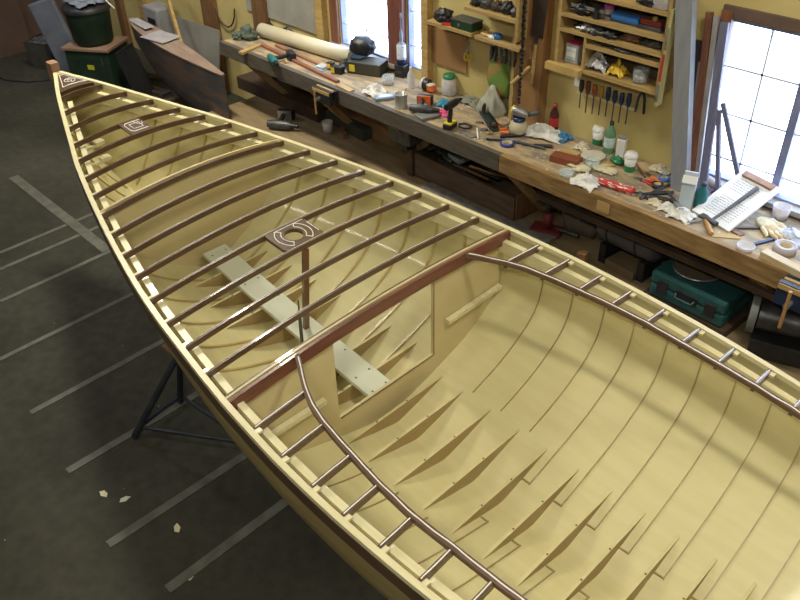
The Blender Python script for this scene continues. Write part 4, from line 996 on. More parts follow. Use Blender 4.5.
for k in range(5):
    lump('shelf_tool', [BLK, DSTEEL, DARKW, BLK, DSTEEL][k], Vector((sE.x+.05+.09*k, FY+.05, zE)), (.045, .04, .04+.01*(k % 2)), ['black clamp head at left end of upper tool shelf', 'grey steel tool head second from left on upper shelf', 'brown tool head in the middle of upper tool shelf', 'black tool head right of middle on upper tool shelf', 'grey steel tool head at right end of upper tool shelf'][k], 'tool', 20+k)
# plywood panel hanging items under the shelf
def hclamp(p, label):
    t = thing('spring_clamp', label, 'clamp', p, 0, 'spring clamps hanging under the wall shelf')
    for sd in (-1, 1): MB().tube([(sd*.006, 0, 0), (sd*.022, 0, -.03), (sd*.024, 0, -.08), (sd*.016, 0, -.12)], [.006, .009, .011, .008], 8).build('handle', [DSTEEL, BLK][sd > 0], t)
    MB().tube([(0, -.012, -.01), (0, .012, -.01)], .012, 10).build('pivot', STEEL, t)
for k, (u, v) in enumerate([(490, 50), (500, 53), (509, 56)]):
    p_ = ay(u, v, FY-.01); hclamp(Vector((p_.x, FY+.03, zC-.022)), ['leftmost of the three hanging spring clamps', 'middle one of the three hanging spring clamps', 'rightmost of the three hanging spring clamps'][k])
p_ = ay(485, 48, FY); hang(Vector((p_.x-.02, WY-.03, zC-.03)), 'black_strap', [('strap', MB().tube([(0, 0, 0), (-.01, 0, -.08), (-.03, 0, -.15), (-.028, 0, -.17)], [.008, .010, .012, .012]), BLK)], 'black curved handle hanging left of the spring clamps', 'handle')
p_ = ay(466, 46, WY-.05)
t = thing('scissors', 'scissors with yellow handles hanging under the small wall shelf', 'scissors', (p_.x, WY-.03, p_.z))
for sd in (-1, 1):
    MB().tube([(sd*.018+.016*math.cos(k/12*6.283), 0, -.09+.028*math.sin(k/12*6.283)) for k in range(13)], .006, 7).build('handle', YEL, t)
    MB().bar((sd*.012, 0, -.065), (-sd*.012, 0, .03), .012, .004).build('blade', STEEL, t)
# netted green bag hanging
t = thing('net_bag', 'green netted bag hanging on the yellow wall below the spring clamps', 'bag', (ay(501, 80, WY-.03).x, WY-.045, ay(501, 80, WY-.03).z+.02))
NETM = mat('green_net', (0.16, 0.26, 0.05), .8, (0.32, 0.17, 0.05), 9, sharp=(.42, .5))
b = MB().ball((0, 0, 0), (.11, .035, .15), 0, .35, 9, 2.2, 3); b.build('bag_body', NETM, t)
# saw on the brown post
p1, p2, p3 = ay(541, 3, WY-.10), ay(536, 40, WY-.10), ay(531, 88, WY-.10)
t = thing('hand_saw', 'wide-bladed pull saw with pale handle hanging on brown post', 'saw', (p2.x, WY-.10, p2.z))
MB().prism([(-.045, 0.02), (.055, .02), (.075, .30), (-.045, .30)], -.0015, .0015, T=Matrix.Rotation(math.pi/2, 4, 'X')).build('blade', mat('saw_blade', (.085, .06, .05), .45, (.05, .035, .03), 5, metal=.4), t)
MB().bar((0, 0, .03), (0, 0, -.03), .02, .02).build('ferrule', DSTEEL, t)
MB().tube([(0, 0, -.025), (-.005, 0, -.15), (-.01, 0, -.30)], [.012, .014, .015], 10).build('handle', WOODY, t)
# dark hanging chain strip and mallet handle
CH = MB(); 
p1 = ay(521, 2, WY-.04); x_ = 1.085
for k in range(26): CH.ball((0, (k % 2)*.006, -.028*k), (.016, .010, .018), 0, .2, k, 2, 1)
one('chain', CH, BLK, (sF.x+.022, WY-.16, 1.78), 0, 'dark chain hanging beside the brown post', 'chain')
a, b = ay(511, 84, WY-.20), ay(523, 73, WY-.14)
t = thing('mallet', 'wooden mallet handle sticking out from the chain by the post', 'mallet', (0, 0, 0))
MB().tube([a, b, b+(b-a)*.6], [.013, .013, .012]).build('handle', WOODY, t); MB().box(b+(b-a)*.8+Vector((0, .01, 0)), (.05, .05, .09), bev=.006).build('head', WOODB, t)

# ------------------------------------------------------------------ right tool rack
D2 = .17; RY = WY-D2
def fz(u, v): p_ = ay(u, v, RY); return p_.x, p_.z
xl, _ = fz(557, 60); xr, _ = fz(655, 90)
zb_ = (fz(560, 63)[1]+fz(655, 96)[1])/2; z1_ = (fz(562, 27)[1]+fz(658, 58)[1])/2; z2_ = (fz(565, 12)[1]+fz(660, 42)[1])/2; zm_ = (fz(600, 46)[1]+fz(650, 68)[1])/2; zt_ = (fz(600, 0)[1]+fz(668, 14)[1])/2
xd = fz(583, 55)[0]
t = shelf_unit('tool_rack', 'open wooden rack with several shelves left of the grey post', 0, 0, 0, D2, [(xl, xr, zb_), (xl, xr, z1_), (xl, xr, z2_), (xd, xr, zm_), (xl, xr, zt_)], [(xl-.011, zb_-.011, zt_+.1), (xr+.011, zb_-.011, zt_+.1)], [(xd, zb_+.011, z1_-.011)], SHW)
MB().box(((xl+xr)/2, WY-.004, (zb_+zt_)/2), (xr-xl, .008, zt_-zb_-.03)).build('back_board', mat('dark_back', (.10, .075, .045), .8), t)
print('RACK', xl, xr, xd, zb_, zm_, z1_, z2_, zt_)
BLB = mat('peg_rail', (.58, .40, .14), .6)
MB().box(((fz(548, 58)[0]+fz(583, 70)[0])/2, RY-.02, zb_-.01), (.26, .04, .045)).build('front_rail', BLB, t)
def on(u, v, dz, z): 
    p_ = ay(u, v, RY+.07); return Vector((min(max(p_.x, xl+.05), xr-.05), RY+.075, z+.011))
def rackitem(name, u, v, z, mb, m, lb, cat): return one(name, mb, m, on(u, v, 0, z), 0, lb, cat)
p_ = on(626, 24, 0, z2_)
t = thing('blue_roll', 'bright blue roll lying on the rack', 'roll', p_)
MB().tube([(-.09, 0, .03), (.09, 0, .03)], .03, 16).build('roll', BLU, t)
t = thing('hand_plane', 'red-brown hand plane with light knob right of the blue roll', 'plane', on(650, 30, 0, z2_))
MB().box((0, 0, .012), (.16, .05, .024), bev=.003).build('sole', DSTEEL, t); MB().box((0, 0, .04), (.14, .03, .035), bev=.008).build('body', mat('dull_red', (.30, .04, .03), .5), t); MB().ball((.02, 0, .065), .016).build('knob', WOODY, t)
p_ = on(608, 17, 0, z2_)
t = thing('jar', 'small clear jar with purple lid on the rack', 'jar', p_)
MB().lathe([(0, 0), (.028, 0), (.028, .06), (.02, .07)], 18).build('glass', FROST, t); MB().lathe([(.03, .065), (.03, .09), (0, .09)], 18).build('lid', PURP, t)
t = thing('label_box', 'small box with blue and white label in the lower left rack bay', 'box', on(574, 50, 0, zb_), 0)
MB().box((0, 0, .06), (.10, .06, .12), bev=.005).build('carton', mat('clear_carton', (.35, .38, .38), .3), t); MB().box((0, -.031, .065), (.07, .003, .075)).build('label', mat('blue_white_label', (.75, .75, .75), .5, (.1, .4, .55), 9, (.2, .2, 1), sharp=(.42, .48)), t)
MB().box((0, 0, .125), (.09, .05, .014), bev=.003).build('lid', mat('magenta_lid', (.55, .03, .12), .4), t)
SILV = mat('silver_bag', (.62, .62, .66), .25, (.42, .42, .48), 22, metal=.5, bump=.5)
crumple('foil_bag', SILV, on(597, 65, 0, zb_)+Vector((0, -.0, 0)), (.08, .05, .11), 'crumpled silver foil bag in the rack', 'bag', 71)
crumple('chip_bag', mat('yellow_bag', (.72, .50, .04), .3, (.55, .35, .02), 15, bump=.5), on(615, 68, 0, zb_)+Vector((.02, 0, 0)), (.06, .05, .09), 'shiny yellow snack bag right of the silver foil bag', 'bag', 73)
t = thing('jar', 'clear jar of screws at right end of the rack bottom', 'jar', on(640, 78, 0, zb_))
MB().lathe([(0, 0), (.045, 0), (.048, .01), (.048, .08), (.04, .09)], 20).build('glass', CLR, t); MB().lathe([(0, .006), (.042, .006), (.042, .045), (0, .045)], 18).build('screws', mat('screw_mix', (.35, .33, .30), .4, (.12, .11, .10), 60, metal=.5), t)
t = thing('drum', 'clear round tub standing on top right corner of the rack', 'tub', Vector((xr-.07, RY+.08, zt_+.011)))
MB().lathe([(0, 0), (.07, 0), (.075, .01), (.075, .08)], 24).build('tub', FROST, t); MB().lathe([(.08, .08), (.08, .10), (0, .10)], 24).build('lid', mat('lid_grey', (.4, .38, .45), .4), t)
lbls = ['black tool at left end of the middle rack shelf', 'dark steel tool second on the middle rack shelf', 'brown handled plane on middle rack shelf', 'black clamp right of centre on the middle rack shelf', 'dark steel vice jaw on the right of the middle rack shelf', 'grey tin wheel on rack above the labelled box', 'black tool heap in the narrow rack bay, left', 'dark tool heap in the narrow rack bay, centre', 'dark tool heap in the narrow rack bay, right end', 'black drill on the upper rack shelf, left', 'dark tool on the upper rack shelf behind the steel clamp', 'dark clutter on rack shelf above the red-brown plane']
sp = [(572, z1_, BLK), (588, z1_, DSTEEL), (625, z1_, mat('brown_plane', (.20, .10, .06), .5)), (604, z1_, BLK), (648, z1_, DSTEEL), (578, z1_, STEEL), (600, zm_, BLK), (620, zm_, DSTEEL), (640, zm_, BLK), (570, z2_, BLK), (590, z2_, DSTEEL), (640, zt_, BLK)]
for k, (u, z, m_) in enumerate(sp):
    fr_ = (u-560)/(655-560); x = xl+.06+(xr-xl-.12)*fr_
    if z == zm_: x = max(x, xd+.06)
    b = MB()
    gap = {z1_: z2_-z1_, zm_: z1_-zm_, z2_: zt_-z2_}.get(z, .12)
    hh = min(.07, gap*.30)
    b.ball((0, 0, hh*.75), (.055, .045, hh), 0, .5, 30+k, 2.5, 3)
    b.tube([(-.07, -.02, hh*.5), (.07, -.03, hh*.7)], .009, 8)
    b.v = [(x_, y_, max(0, z_)) for x_, y_, z_ in b.v]
    one('tool', b, m_, (x, RY+.08-(.03 if k % 2 else 0), z+.011), 0, lbls[k], 'tool')
t = thing('bar_clamp', 'bright steel bar clamp lying on the upper rack shelf', 'clamp', (xl+.15, RY+.03, z2_+.011))
MB().bar((-.10, 0, .05), (.14, 0, .05), .008, .02).build('bar', STEEL, t); MB().box((-.02, 0, .03), (.03, .03, .06)).build('jaw', BLK, t); MB().box((.09, 0, .03), (.03, .03, .06)).build('jaw', BLK, t)
# spirit level leaning on the right side of the rack
a, b = ay(658, 99, RY-.03), ay(678, 10, RY-.03)
t = thing('spirit_level', 'yellow spirit level fixed along the right side of the rack', 'level', (xr+.036, RY+.0, 0))
MB().box((0, 0, (zb_+zt_)/2-.01), (.016, .05, zt_-zb_+.10)).build('level_body', mat('level_face', (.50, .46, .22), .5, (.42, .38, .16), 6), t)
MB().box((-.004, -.026, (zb_+zt_)/2-.06), (.016, .004, .16)).build('window_slot', mat('red_slot', (.45, .05, .05), .4), t); MB().box((-.004, -.026, zt_-.12), (.016, .004, .12)).build('grey_face', STEEL, t)
MB().box((-.004, -.027, zb_+.02), (.016, .004, .10)).build('grey_face', STEEL, t)
# screwdriver rack
A, B_ = ay(583, 93, WY-.03), ay(630, 107, WY-.03)
zr = (A.z+B_.z)/2
t = thing('screwdriver_rail', 'pale wooden rail on the wall holding the row of screwdrivers', 'rail', ((A.x+B_.x)/2, WY-.02, zr))
MB().box((0, 0, 0), (B_.x-A.x+.08, .05, .018)).build('rail', CREAM, t)
cols = [DARKW, MAHR, mat('amber_handle', (.42, .12, .03), .4), mat('amber_yellow', (.50, .30, .04), .4), NAVY, NAVY, NAVY, NAVY]
lb8 = ['leftmost screwdriver in the wall rail, dark brown handle', 'second screwdriver from the left, dark red handle', 'third screwdriver in the wall rail, amber handle', 'fourth screwdriver in the wall rail, yellow-amber handle', 'fifth screwdriver in the rail, first with a blue handle', 'sixth screwdriver in the rail, second blue handle', 'seventh screwdriver in the rail, third blue handle', 'rightmost screwdriver in the wall rail, last blue handle']
proto = None
for k in range(8):
    x = A.x+(B_.x-A.x)*k/7
    hl = .075+.006*math.sin(k*2)
    t = thing('screwdriver', lb8[k], 'screwdriver', (x, WY-.055, zr+.008), 0, 'screwdrivers in the wall rail')
    MB().lathe([(0, hl+.012), (.014, hl+.008), (.017, hl*.6), (.014, .015), (.008, .004), (.008, .0), (0, 0)], 12).build('handle', cols[k], t)
    MB().tube([(0, 0, 0), (0, 0, -.105-.02*((k*3) % 4)/3)], .004, 7).build('shaft', DSTEEL, t)
one('paper_tag', MB().box((0, 0, 0), (.05, .004, .09)), PAPER, (ay(577, 80, WY-.04).x, WY-.03, ay(577, 80, WY-.04).z), 0, 'small white paper tag hanging left of the screwdrivers', 'tag')
p_ = ay(641, 92, WY-.05)
t = thing('pliers', 'dark pliers hanging on the wall right of the screwdrivers', 'pliers', (p_.x, WY-.03, p_.z), 0)
for sd in (-1, 1): MB().tube([(sd*.004, 0, 0), (sd*.022, 0, -.05), (sd*.030, 0, -.14)], [.008, .009, .008]).build('handle', [DSTEEL, BLK][sd > 0], t)
MB().box((0, 0, .015), (.03, .014, .05), bev=.004).build('jaws', DSTEEL, t)
p_ = ay(651, 92, WY-.05)
one('clamp', MB().box((0, 0, 0), (.05, .03, .035), bev=.006).tube([(.02, 0, 0), (.02, 0, -.08)], .006), mat('dull_red', (.30, .04, .03), .5), (p_.x+.02, WY-.035, p_.z), 0, 'small reddish clamp hanging under the right end of the rack', 'clamp')

# ------------------------------------------------------------------ vises
def vise(p, m, label, s=1.0):
    t = thing('bench_vise', label, 'vise', p)
    MB().box((0, -.03*s, -.07*s), (.26*s, .035*s, .13*s), bev=.003).build('rear_jaw', m, t)
    MB().box((0, -.10*s, -.07*s), (.26*s, .035*s, .14*s), bev=.003).build('front_jaw', m, t)
    MB().box((0, -.065*s, -.004*s), (.24*s, .02*s, .016*s)).build('jaw_facing', WOODY, t)
    MB().box((0, -.12*s, -.02*s), (.25*s, .012*s, .03*s)).build('jaw_facing', WOODY, t)
    MB().tube([(-.04*s, -.10*s, -.10*s), (-.04*s, -.17*s, -.10*s)], .018*s, 12).build('screw', STEEL, t)
    MB().tube([(-.04*s, -.165*s, 0*s), (-.04*s, -.165*s, -.24*s)], .010*s, 8).build('handle', HAND, t)
    return t
vise(Vector((at(322, 88).x+.02, BY-.001, BZ)), BLK, 'black woodworking vise with wooden facing and hanging handle, left part of bench', .82)
vise(Vector((3.53, BY-.001, BZ)), mat('dark_blue_paint', (0.015, 0.03, 0.075), .5), 'dark blue bench vise at the right frame edge', .95)

# ------------------------------------------------------------------ under the bench (platform top at .14)
PZ = .28
def under(u, v, z=PZ): return at(u, v, z)
t = thing('long_crate', 'long open dark wooden crate full of tools under the bench', 'crate', (.93, 2.21, PZ), math.radians(-1))
cl = 1.02
CRW = mat('crate_wood', (.115, .075, .05), .7, (.07, .045, .03), 5, (1, 6, 6))
MB().box((0, -.15, .115), (cl, .02, .19)).build('side_board', CRW, t); MB().box((0, .15, .115), (cl, .02, .19)).build('side_board', CRW, t)
MB().box((-cl/2, 0, .115), (.02, .28, .19)).build('end_board', DARKW, t); MB().box((cl/2, 0, .115), (.02, .28, .19)).build('end_board', WOODB, t)
MB().box((0, 0, .012), (cl, .30, .02)).build('bottom', DARKW, t)
for k in range(6):
    one('tool_bar', MB().tube([(-.22+.03*k, 0, 0), (.22, .02, .0)], .012, 8), [DSTEEL, WOODB, BLK, HAND, DSTEEL, DARKW][k], (.80+.07*k, 2.13+.025*k, PZ+.17+.013*k), math.radians(-8+5*k), ['steel bar lying lowest in the long crate', 'brown stick lying in the long crate', 'black bar across the middle of the long crate', 'tan tool handle lying in the long crate', 'steel pipe lying in the upper part of long crate', 'dark stick lying topmost in the long crate'][k], 'bar')
crumple('garbage_bag', mat('black_green_bag', (.02, .035, .022), .35), Vector((.60, 2.21, PZ+.211)), (.14, .10, .19), 'dark green-black bag on the left end of long crate', 'bag', 81)
one('paper_packet', MB().box((0, 0, .02), (.15, .10, .04), bev=.004), mat('blue_grey_packet', (.25, .30, .36), .6), (.78, 2.17, PZ+.24), -.2, 'pale blue-grey packet lying on top of the long crate', 'packet')
one('blue_sheet', MB().box((0, 0, .006), (.24, .14, .012)), mat('dull_blue', (.06, .10, .18), .7), (1.02, 2.26, PZ+.25), -.1, 'dull blue flat packet right of pale packet on crate', 'packet')
# black toolbox hung below edge
t = thing('grinder_box', 'dark grey machine box mounted under the bench edge', 'machine', (at(402, 132, .68).x, BY+.17, .60), 0)
MB().box((0, 0, .06), (.24, .16, .12), bev=.01).build('housing', DSTEEL, t); MB().box((0, -.005, .127), (.20, .12, .014), bev=.003).build('top_plate', BLK, t); MB().box((0, 0, -.03), (.12, .10, .06)).build('foot', BLK, t)
MB().box((0, .06, -.23), (.06, .05, .46)).build('support_post', DARKW, t)
# power tool on platform, left
drill_lying(under(292, 118), math.radians(30), DSTEEL, STEEL, 'grey power tool lying on the platform below the left vise', 1.3)
cup(under(328, 132), .05, .10, (FROST, WHT), 'pale plastic pot standing on the platform below the left vise', False, 'pot', 'plastic_pot')
for k, (u1, v1, u2, v2, z, m_, lb) in enumerate([(335, 118, 372, 138, .2, mat('dark_green_board', (.05, .06, .045), .7), 'dark green board lying on the platform by the brown panel'), (250, 84, 330, 118, .3, DARKW, 'dark low plank pile under the left end of the bench'), (345, 112, 352, 136, .14, WOODB, 'short brown stick lying on platform at dark green board')]):
    c, a, l = span(u1, v1, u2, v2, PZ)
    one('board', MB().box((0, 0, [.05, .06, .02][k]), (l, [.10, .22, .03][k], [.10, .12, .04][k])), m_, (c.x, min(c.y, WY-.14), PZ), a, lb, 'board')
# red jack
p_ = Vector((1.68, 2.12, PZ))
t = thing('floor_jack', 'dull red hydraulic jack under the bench right of the crate', 'jack', p_, .3)
RJ = mat('dull_red_paint', (.16, .02, .02), .6)
MB().box((0, 0, .02), (.22, .12, .04), bev=.004).build('base', RJ, t); MB().lathe([(0, .04), (.035, .04), (.035, .16), (0, .16)], 16).build('cylinder', RJ, t); MB().lathe([(0, .16), (.018, .16), (.018, .21), (.028, .215), (.028, .225), (0, .225)], 14).build('ram', DSTEEL, t)
MB().tube([(.07, 0, .05), (.25, -.06, .07)], .014, 8).build('handle', DSTEEL, t)
one('grey_sack', MB().ball((0, 0, .15), (.16, .10, .17), 0, .3, 4, 2, 3), mat('taupe_sack', (.13, .11, .09), .9), (1.86, 2.28, PZ), 0, 'taupe sack slumped behind the red jack', 'sack')
# compressor tank
c = Vector((2.33, 2.16, PZ+.02))
t = thing('air_tank', 'dark grey air compressor tank under the bench', 'tank', c, math.radians(-3))
TK = mat('tank_grey', (.10, .10, .11), .4, (.07, .07, .08), 6)
MB().lathe([(0, -.25), (.08, -.24), (.125, -.20), (.13, -.15), (.13, .15), (.125, .20), (.08, .24), (0, .25)], 28, T=Matrix.Translation((0, 0, .24)) @ Matrix.Rotation(math.pi/2, 4, 'Y')).build('tank_shell', TK, t)
for x in (-.12, .10): MB().lathe([(.131, -.008), (.134, -.008), (.134, .008), (.131, .008)], 28, T=Matrix.Translation((x, 0, .24)) @ Matrix.Rotation(math.pi/2, 4, 'Y')).build('strap', BLK, t)
for x in (-.15, .15): MB().box((x, 0, .05), (.05, .20, .14)).build('foot', BLK, t)
one('wood_block', MB().box((0, 0, .06), (.06, .06, .12), bev=.003), WOODB, (2.12, 1.93, PZ), .1, 'upright brown wood block in front of the air tank', 'wood block')
for k in range(4):
    one('metal_pipe', MB().tube([(-.5, 0, .012), (.5, 0, .012)], .012, 8), [DSTEEL, WOODB, STEEL, DARKW][k], (2.1+.10*k, 1.62+.07*k, PZ), math.radians(-4+2*k), ['dark pipe lying nearest the platform front', 'brown batten lying second from the platform front', 'light steel pipe lying in front of the air tank', 'dark batten lying closest to the air tank'][k], 'pipe')
block('low_box', mat('brown_flat_box', (.16, .11, .06), .7), 612, 262, 640, 277, .16, .06, 'flat brown box on the platform beside the boat', 'box', z=PZ)
# teal case
cc, a, l = span(655, 286, 727, 325, .20)
cc = Vector((2.88, 2.07, PZ)); 
t = thing('tool_case', 'teal plastic power tool case with black latches under the bench', 'case', cc+Vector((0, 0, .055)), math.radians(-2))
TCM = mat('teal_case', (0.018, 0.085, 0.088), .45, (0.014, 0.065, 0.070), 8)
MB().box((0, 0, .045), (.50, .34, .09), bev=.02).build('lower_shell', TCM, t); MB().box((0, 0, .135), (.50, .34, .09), bev=.02).build('upper_shell', TCM, t)
for x in (-.16, .16): MB().box((x, -.172, .09), (.07, .012, .09), bev=.003).build('latch', BLK, t)
MB().box((0, -.172, .095), (.15, .010, .06), bev=.003).build('handle_recess', BLK, t)
MB().tube([(-.06, -.178, .10), (-.055, -.20, .085), (.055, -.20, .085), (.06, -.178, .10)], .008, 8).build('handle', TCM, t)
one('wooden_crate', MB().box((0, 0, .026), (.56, .34, .052)), DARKW, (cc.x, cc.y, PZ), math.radians(-2), 'dark box underneath the teal tool case', 'box')
t = thing('hub_disc', 'round tan metal disc lying on the teal tool case', 'disc', (cc.x-.06, cc.y+.03, PZ+.055+.181))
MB().lathe([(0, 0), (.13, 0), (.145, .006), (.145, .012), (.13, .010), (0, .006)], 36).build('disc', mat('tan_disc_metal', (.20, .17, .12), .4, metal=.3), t); MB().lathe([(.138, .004), (.148, .004), (.148, .014), (.138, .014), (.138, .004)], 36).build('rim', STEEL, t)
# grey machine right
t = thing('bench_grinder', 'dark machine with a grey wheel at right under the bench', 'machine', (3.42, 2.0, PZ), math.radians(20))
MB().box((0, 0, .06), (.30, .22, .12), bev=.01).build('base', BLK, t); MB().tube([(-.14, 0, .22), (.14, 0, .22)], .08, 18).build('motor', DSTEEL, t)
for x in (-.17, .17): MB().tube([(x-.02, 0, .22), (x+.02, 0, .22)], .11, 26).build('wheel', mat('wheel_grey', (.16, .17, .16), .7), t)
# pale dusty board between platform and boat
cA, cB = at(428, 184, .14), at(552, 249, .14)
c, a, l = span(430, 185, 545, 246, PZ)
one('dusty_board', MB().box((0, 0, .012), (l, .22, .024)), mat('dusty_grey', (.22, .20, .17), .8, (.13, .12, .10), 20), (c.x, min(c.y, 2.02), PZ), a*0, 'dusty grey board lying on the platform beside the boat', 'board')

# ------------------------------------------------------------------ second small boat by the wall
def small_boat():
    p0 = Vector((-3.56, 1.84, .70)); p1 = Vector((-1.60, 1.66, .70))
    d = (p1-p0); L_ = math.hypot(d.x, d.y); a = math.atan2(d.y, d.x)
    t = thing('small_boat', 'small dark brown boat hull with flat deck standing by the back wall', 'boat', (p0.x, p0.y, 0), a)
    n = 24
    def w2(s): return .012+.095*max(0, math.sin(math.pi*min(1, s)**.68))**.9
    def zt(s): return .70+.05*(1-s)**3
    def zb(s): return .14+.40*(1-s)**3
    b = MB(); V = []; F = []; m_ = 7
    for i in range(n+1):
        s_ = i/n
        for sd in (-1, 1):
            for k in range(m_):
                u = k/(m_-1); V.append((s_*L_, sd*w2(s_)*(.25+.75*u**.6), zb(s_)+(zt(s_)-zb(s_))*u))
    for i in range(n):
        for sd in (0, 1):
            for k in range(m_-1):
                q_ = i*2*m_+sd*m_+k; F.append((q_, q_+1, q_+2*m_+1, q_+2*m_))
        F.append((i*2*m_, i*2*m_+m_, (i+1)*2*m_+m_, (i+1)*2*m_))
    b.add(V, F, 0, True)
    for i in (0, n):
        R_ = [i*2*m_+k for k in range(m_)]+[i*2*m_+m_+k for k in reversed(range(m_))]
        b.add([V[r] for r in R_], [list(range(len(R_)))], 0)
    b.build('hull', mat('old_hull', (.060, .060, .062), .6, (.13, .085, .06), 3, (1, 1, 3), sharp=(.42, .6)), t)
    b = MB(); V = []; F = []
    for i in range(n+1):
        s_ = i/n; w_ = w2(s_)
        for y, z in ((-w_-.005, 0), (w_+.005, 0), (w_+.005, .012), (-w_-.005, .012)): V.append((s_*L_, y, zt(s_)+z))
    for i in range(n):
        for k in range(4): F.append((i*4+k, i*4+(k+1) % 4, (i+1)*4+(k+1) % 4, (i+1)*4+k))
    b.add(V, F); b.add(V[:4], [(0, 1, 2, 3)]); b.add(V[-4:], [(0, 1, 2, 3)])
    b.build('deck', mat('weathered_deck', (.34, .25, .20), .6, (.25, .175, .14), 5, (1, 6, 6)), t)
    MB().box((L_*.40, -.04, zt(.4)+.016), (.012, .012, .008)).build('deck_hole', BLK, t)
    for s_ in (.40, .8):
        o = one('saw_horse', MB().box((0, 0, .07), (.08, .4, .14)), DARKW, (p0.x+math.cos(a)*L_*s_, p0.y+math.sin(a)*L_*s_, 0), a, ['dark timber block under the bow half of small boat', 'dark timber block under the stern half of small boat'][s_ > .5], 'block')
    # papers on deck
    for k, (s_, dl, wd_, rz, lb) in enumerate([(.13, .40, .10, 0, 'narrow white sheet lying on the pointed bow of the small boat'), (.36, .34, .24, .25, 'wide white sheet lying across the small boat deck')]):
        z = max(zt(s_-.1), zt(s_+.1), zt(s_))+.014
        q_ = Vector((s_*L_, 0)); X = p0.x+math.cos(a)*q_.x; Y = p0.y+math.sin(a)*q_.x
        one('paper_sheet', MB().box((0, 0, .003), (dl, wd_, .006)), mat('lilac_paper', (.42, .40, .44), .7), (X, Y, z), a+rz, lb, 'sheet')
    return p0, p1
sb = small_boat()
# leaning panel, stick and packing behind the small boat
PNL = mat('grey_ply_panel', (.24, .23, .20), .7, (.19, .18, .155), 4)
b = ay(184, 50, WY-.25)
t = thing('plywood_sheet', 'grey plywood panel leaning against the wall behind the small boat', 'panel', (-3.0, WY-.30, 0), math.radians(0), rot=(math.radians(-12), 0, math.radians(4)))
MB().box((0, 0, .37), (.80, .018, .74)).build('panel', PNL, t)
one('wood_batten', MB().bar((0, 0, 0), (-.62, .22, .66), .05, .03, up=(0, 1, 0)), WOODY, Vector((-2.80, 1.98, .40)), 0, 'yellow wooden batten leaning up behind the small boat', 'batten')
t = thing('white_jug', 'pale plastic container behind the grey plywood panel', 'container', (-3.75, WY-.16, .0))
MB().box((0, 0, .38), (.30, .22, .76), bev=.02).build('body', mat('greyish_white', (.30, .30, .32), .6), t); MB().box((0.02, -.112, .62), (.16, .004, .06)).build('slot', BLK, t)
# hose loop on the wall
t = thing('hose', 'thin brown hose looped on the wall left of the bench', 'hose', (-2.62, WY-.03, 1.02))
MB().tube([(.20*math.cos(k/20*6.283+.4), 0, .28*math.sin(k/20*6.283+.4)) for k in range(19)], .008, 7).build('coil', DARKW, t)
# boards on floor between
for k, (u, v, L_, a, m_, lb) in enumerate([(140, 85, .5, -.6, GREYB, 'pale board scrap on floor left of the small boat'), (150, 78, .35, .7, DARKW, 'dark board scrap on floor left of the small boat'), (158, 92, .30, .2, GREYW, 'grey square offcut on floor by the small boat'), (118, 62, .6, 1.1, BLK, 'black slab leaning on the green cabinet side')][:3]):
    p_ = at(u, v, 0)
    one('board_scrap', MB().box((0, 0, .012), (L_, .12, .024)), m_, (p_.x, p_.y, 0), a, lb, 'wood scrap')

# ------------------------------------------------------------------ back-left corner
gx, gy, ga = -3.80, 1.50, math.radians(33)
DG2 = mat('dull_green_paint', (0.010, 0.032, 0.015), 0.6, (0.006, 0.020, 0.010), 7)
t = thing('machine_cabinet', 'dark green machine cabinet with wooden top and yellow label', 'cabinet', (gx, gy, 0), ga)
MB().box((0, 0, .255), (.50, .40, .51), bev=.01).build('cabinet_body', DG2, t)
MB().box((0, 0, .525), (.54, .44, .03), bev=.004).build('wooden_top', mat('pinkish_top', (.30, .19, .13), .6, (.22, .13, .09), 6), t)
MB().box((.02, -.202, .34), (.075, .004, .05)).build('label', mat('bright_yellow', (.55, .52, .03), .5), t)
for x in (-.14, .03): MB().tube([(x, -.198, .40), (x, -.206, .40)], .030, 18).build('round_port', BLK, t)
MB().box((.17, -.204, .40), (.02, .006, .08)).build('handle', DSTEEL, t)
t = thing('storage_tub', 'large dark green rounded tub on top of the machine cabinet', 'tub', (gx, gy, .54), ga)
MB().lathe([(0, 0), (.17, 0), (.20, .04), (.225, .34), (.23, .36)], 28).build('tub_body', DG2, t)
MB().lathe([(.24, .34), (.24, .38), (.20, .40), (0, .41)], 28).build('lid', BLK, t)
crumple('blue_tarp', mat('grey_blue_sheet', (.20, .23, .30), .6, (.14, .16, .22), 8), Vector((gx, gy, .95)), (.20, .16, .08), 'grey-blue cloth folded on top of dark green tub', 'cloth', 91)
one('white_rod', MB().tube([(0, 0, 0), (.12, .0, -.07)], .006, 8).tube([(0, 0, 0), (-.05, 0, .02)], .005, 8), WHT, (gx+.22, gy+.12, .99), .2, 'short white rod poking out beside the dark green tub', 'rod')
t = thing('padded_sheet', 'grey-blue padded sheet leaning in front of the left wall', 'sheet', (-4.50, 1.50, .0), rot=(math.radians(-8), math.radians(-16), math.radians(50)))
MB().box((0, 0, .43), (.30, .06, .84), bev=.025).build('sheet', mat('slate_blue_vinyl', (.13, .145, .18), .5, (.09, .10, .13), 5), t)
t = thing('waste_bin', 'dark olive bin full of scraps near the left wall', 'bin', (-5.00, 1.42, 0), .5)
BN = mat('olive_bin', (.060, .056, .046), .7, (.040, .038, .032), 8)
b = MB(); b.add([(-.14, -.12, 0), (.14, -.12, 0), (.14, .12, 0), (-.14, .12, 0), (-.18, -.15, .32), (.18, -.15, .32), (.18, .15, .32), (-.18, .15, .32)], [(0, 1, 2, 3), (0, 1, 5, 4), (1, 2, 6, 5), (2, 3, 7, 6), (3, 0, 4, 7)])
b.build('bin_body', BN, t)
MB().ball((0, 0, .30), (.16, .13, .06), 0, .5, 3, 3, 3).build('scraps', mat('scrap_mix', (.18, .18, .18), .6, (.03, .03, .03), 16), t)
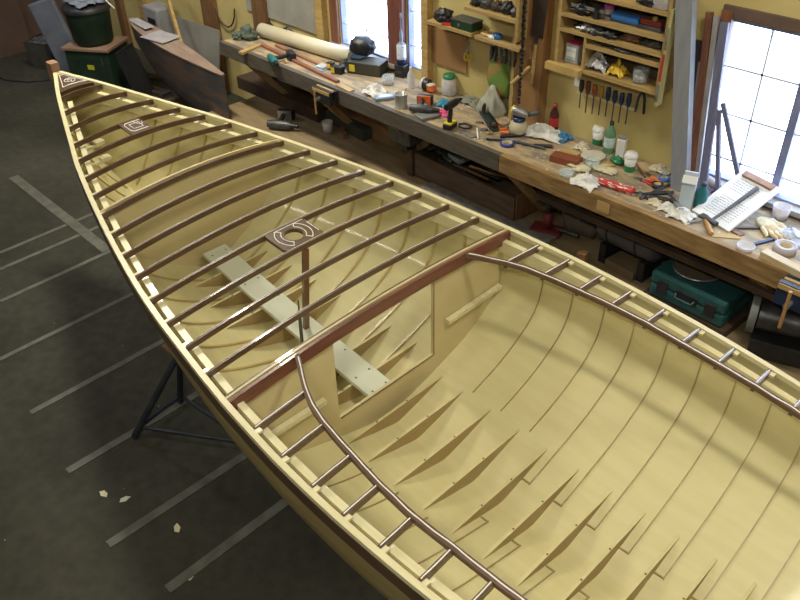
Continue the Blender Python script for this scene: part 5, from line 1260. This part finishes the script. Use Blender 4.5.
for k, (y, lb) in enumerate([(.35, 'wide dark brown board standing against left wall, nearer the camera'), (1.15, 'wide dark brown board standing against the left wall, nearer the corner')]):
    one('dark_plank', MB().box((0, 0, .9), (.05, .72, 1.8)), mat('dark_brown_board', (.105, .062, .048), .7, (.08, .047, .036), 3), (LX+.04, y, 0), 0, lb, 'board')
one('cable', MB().tube([(-.5, 0, .01), (-.2, -.12, .01), (.15, -.1, .01), (.4, .05, .01), (.5, .25, .01)], .012, 8), BLK, (-5.1, .95, 0), 0, 'black cable curving on the floor before the waste bin', 'cable')
one('floor_block', MB().box((0, 0, .17), (.16, .30, .34), bev=.005), mat('lilac_block', (.25, .22, .22), .7, (.19, .165, .165), 8), (-3.05, 1.05, 0), math.radians(35), 'lilac-grey wooden block standing behind the bow', 'block')
t = thing('leaning_sheet', 'black sheet leaning against the right side of machine cabinet', 'sheet', (-3.33, 1.72, 0), rot=(0, math.radians(-16), ga))
MB().box((0, 0, .27), (.02, .34, .54)).build('sheet', BLK, t)
one('dark_strap', MB().tube([(-.16, .0, .01), (0, .02, .01), (.16, .0, .01)], .02, 8, flat=.5), BLK, tuple(at(50, 81, 0)), .9, 'dark flat strap lying on the floor left of the bow', 'strap')
# scraps of paper on the floor
for k, (u, v, lb) in enumerate([(104, 494, 'larger pale scrap on the floor, left of centre'), (125, 499, 'small grey scrap right of the larger pale one'), (177, 528, 'folded white paper scrap on the floor below the trestle'), (187, 578, 'tiny pale shaving at the bottom of the floor')]):
    p_ = at(u, v, 0)
    b = MB().prism([(-.03, -.01), (.0, -.018), (.03, .0), (.01, .015), (-.02, .012)], 0, .003)
    one('floor_scrap', b, CREAM if k != 1 else GREYB, p_, k*1.3, lb, 'scrap')

# sawdust and shavings over the bench
sh = MB()
for k in range(420):
    x = random.uniform(.6, 3.7); y = random.uniform(BY+.03, WY-.1); a = random.uniform(0, 3.14); l_ = random.uniform(.004, .022)
    sh.box((x, y, BZ+.0012), (l_, l_*random.uniform(.3, .9), .002), rz=a)
o = sh.build('wood_shavings', mat('shaving', (.60, .52, .38), .8, (.36, .32, .28), 30)); tag(o, 'pale sawdust flakes and wood shavings scattered over the workbench', 'shavings', kind='stuff')
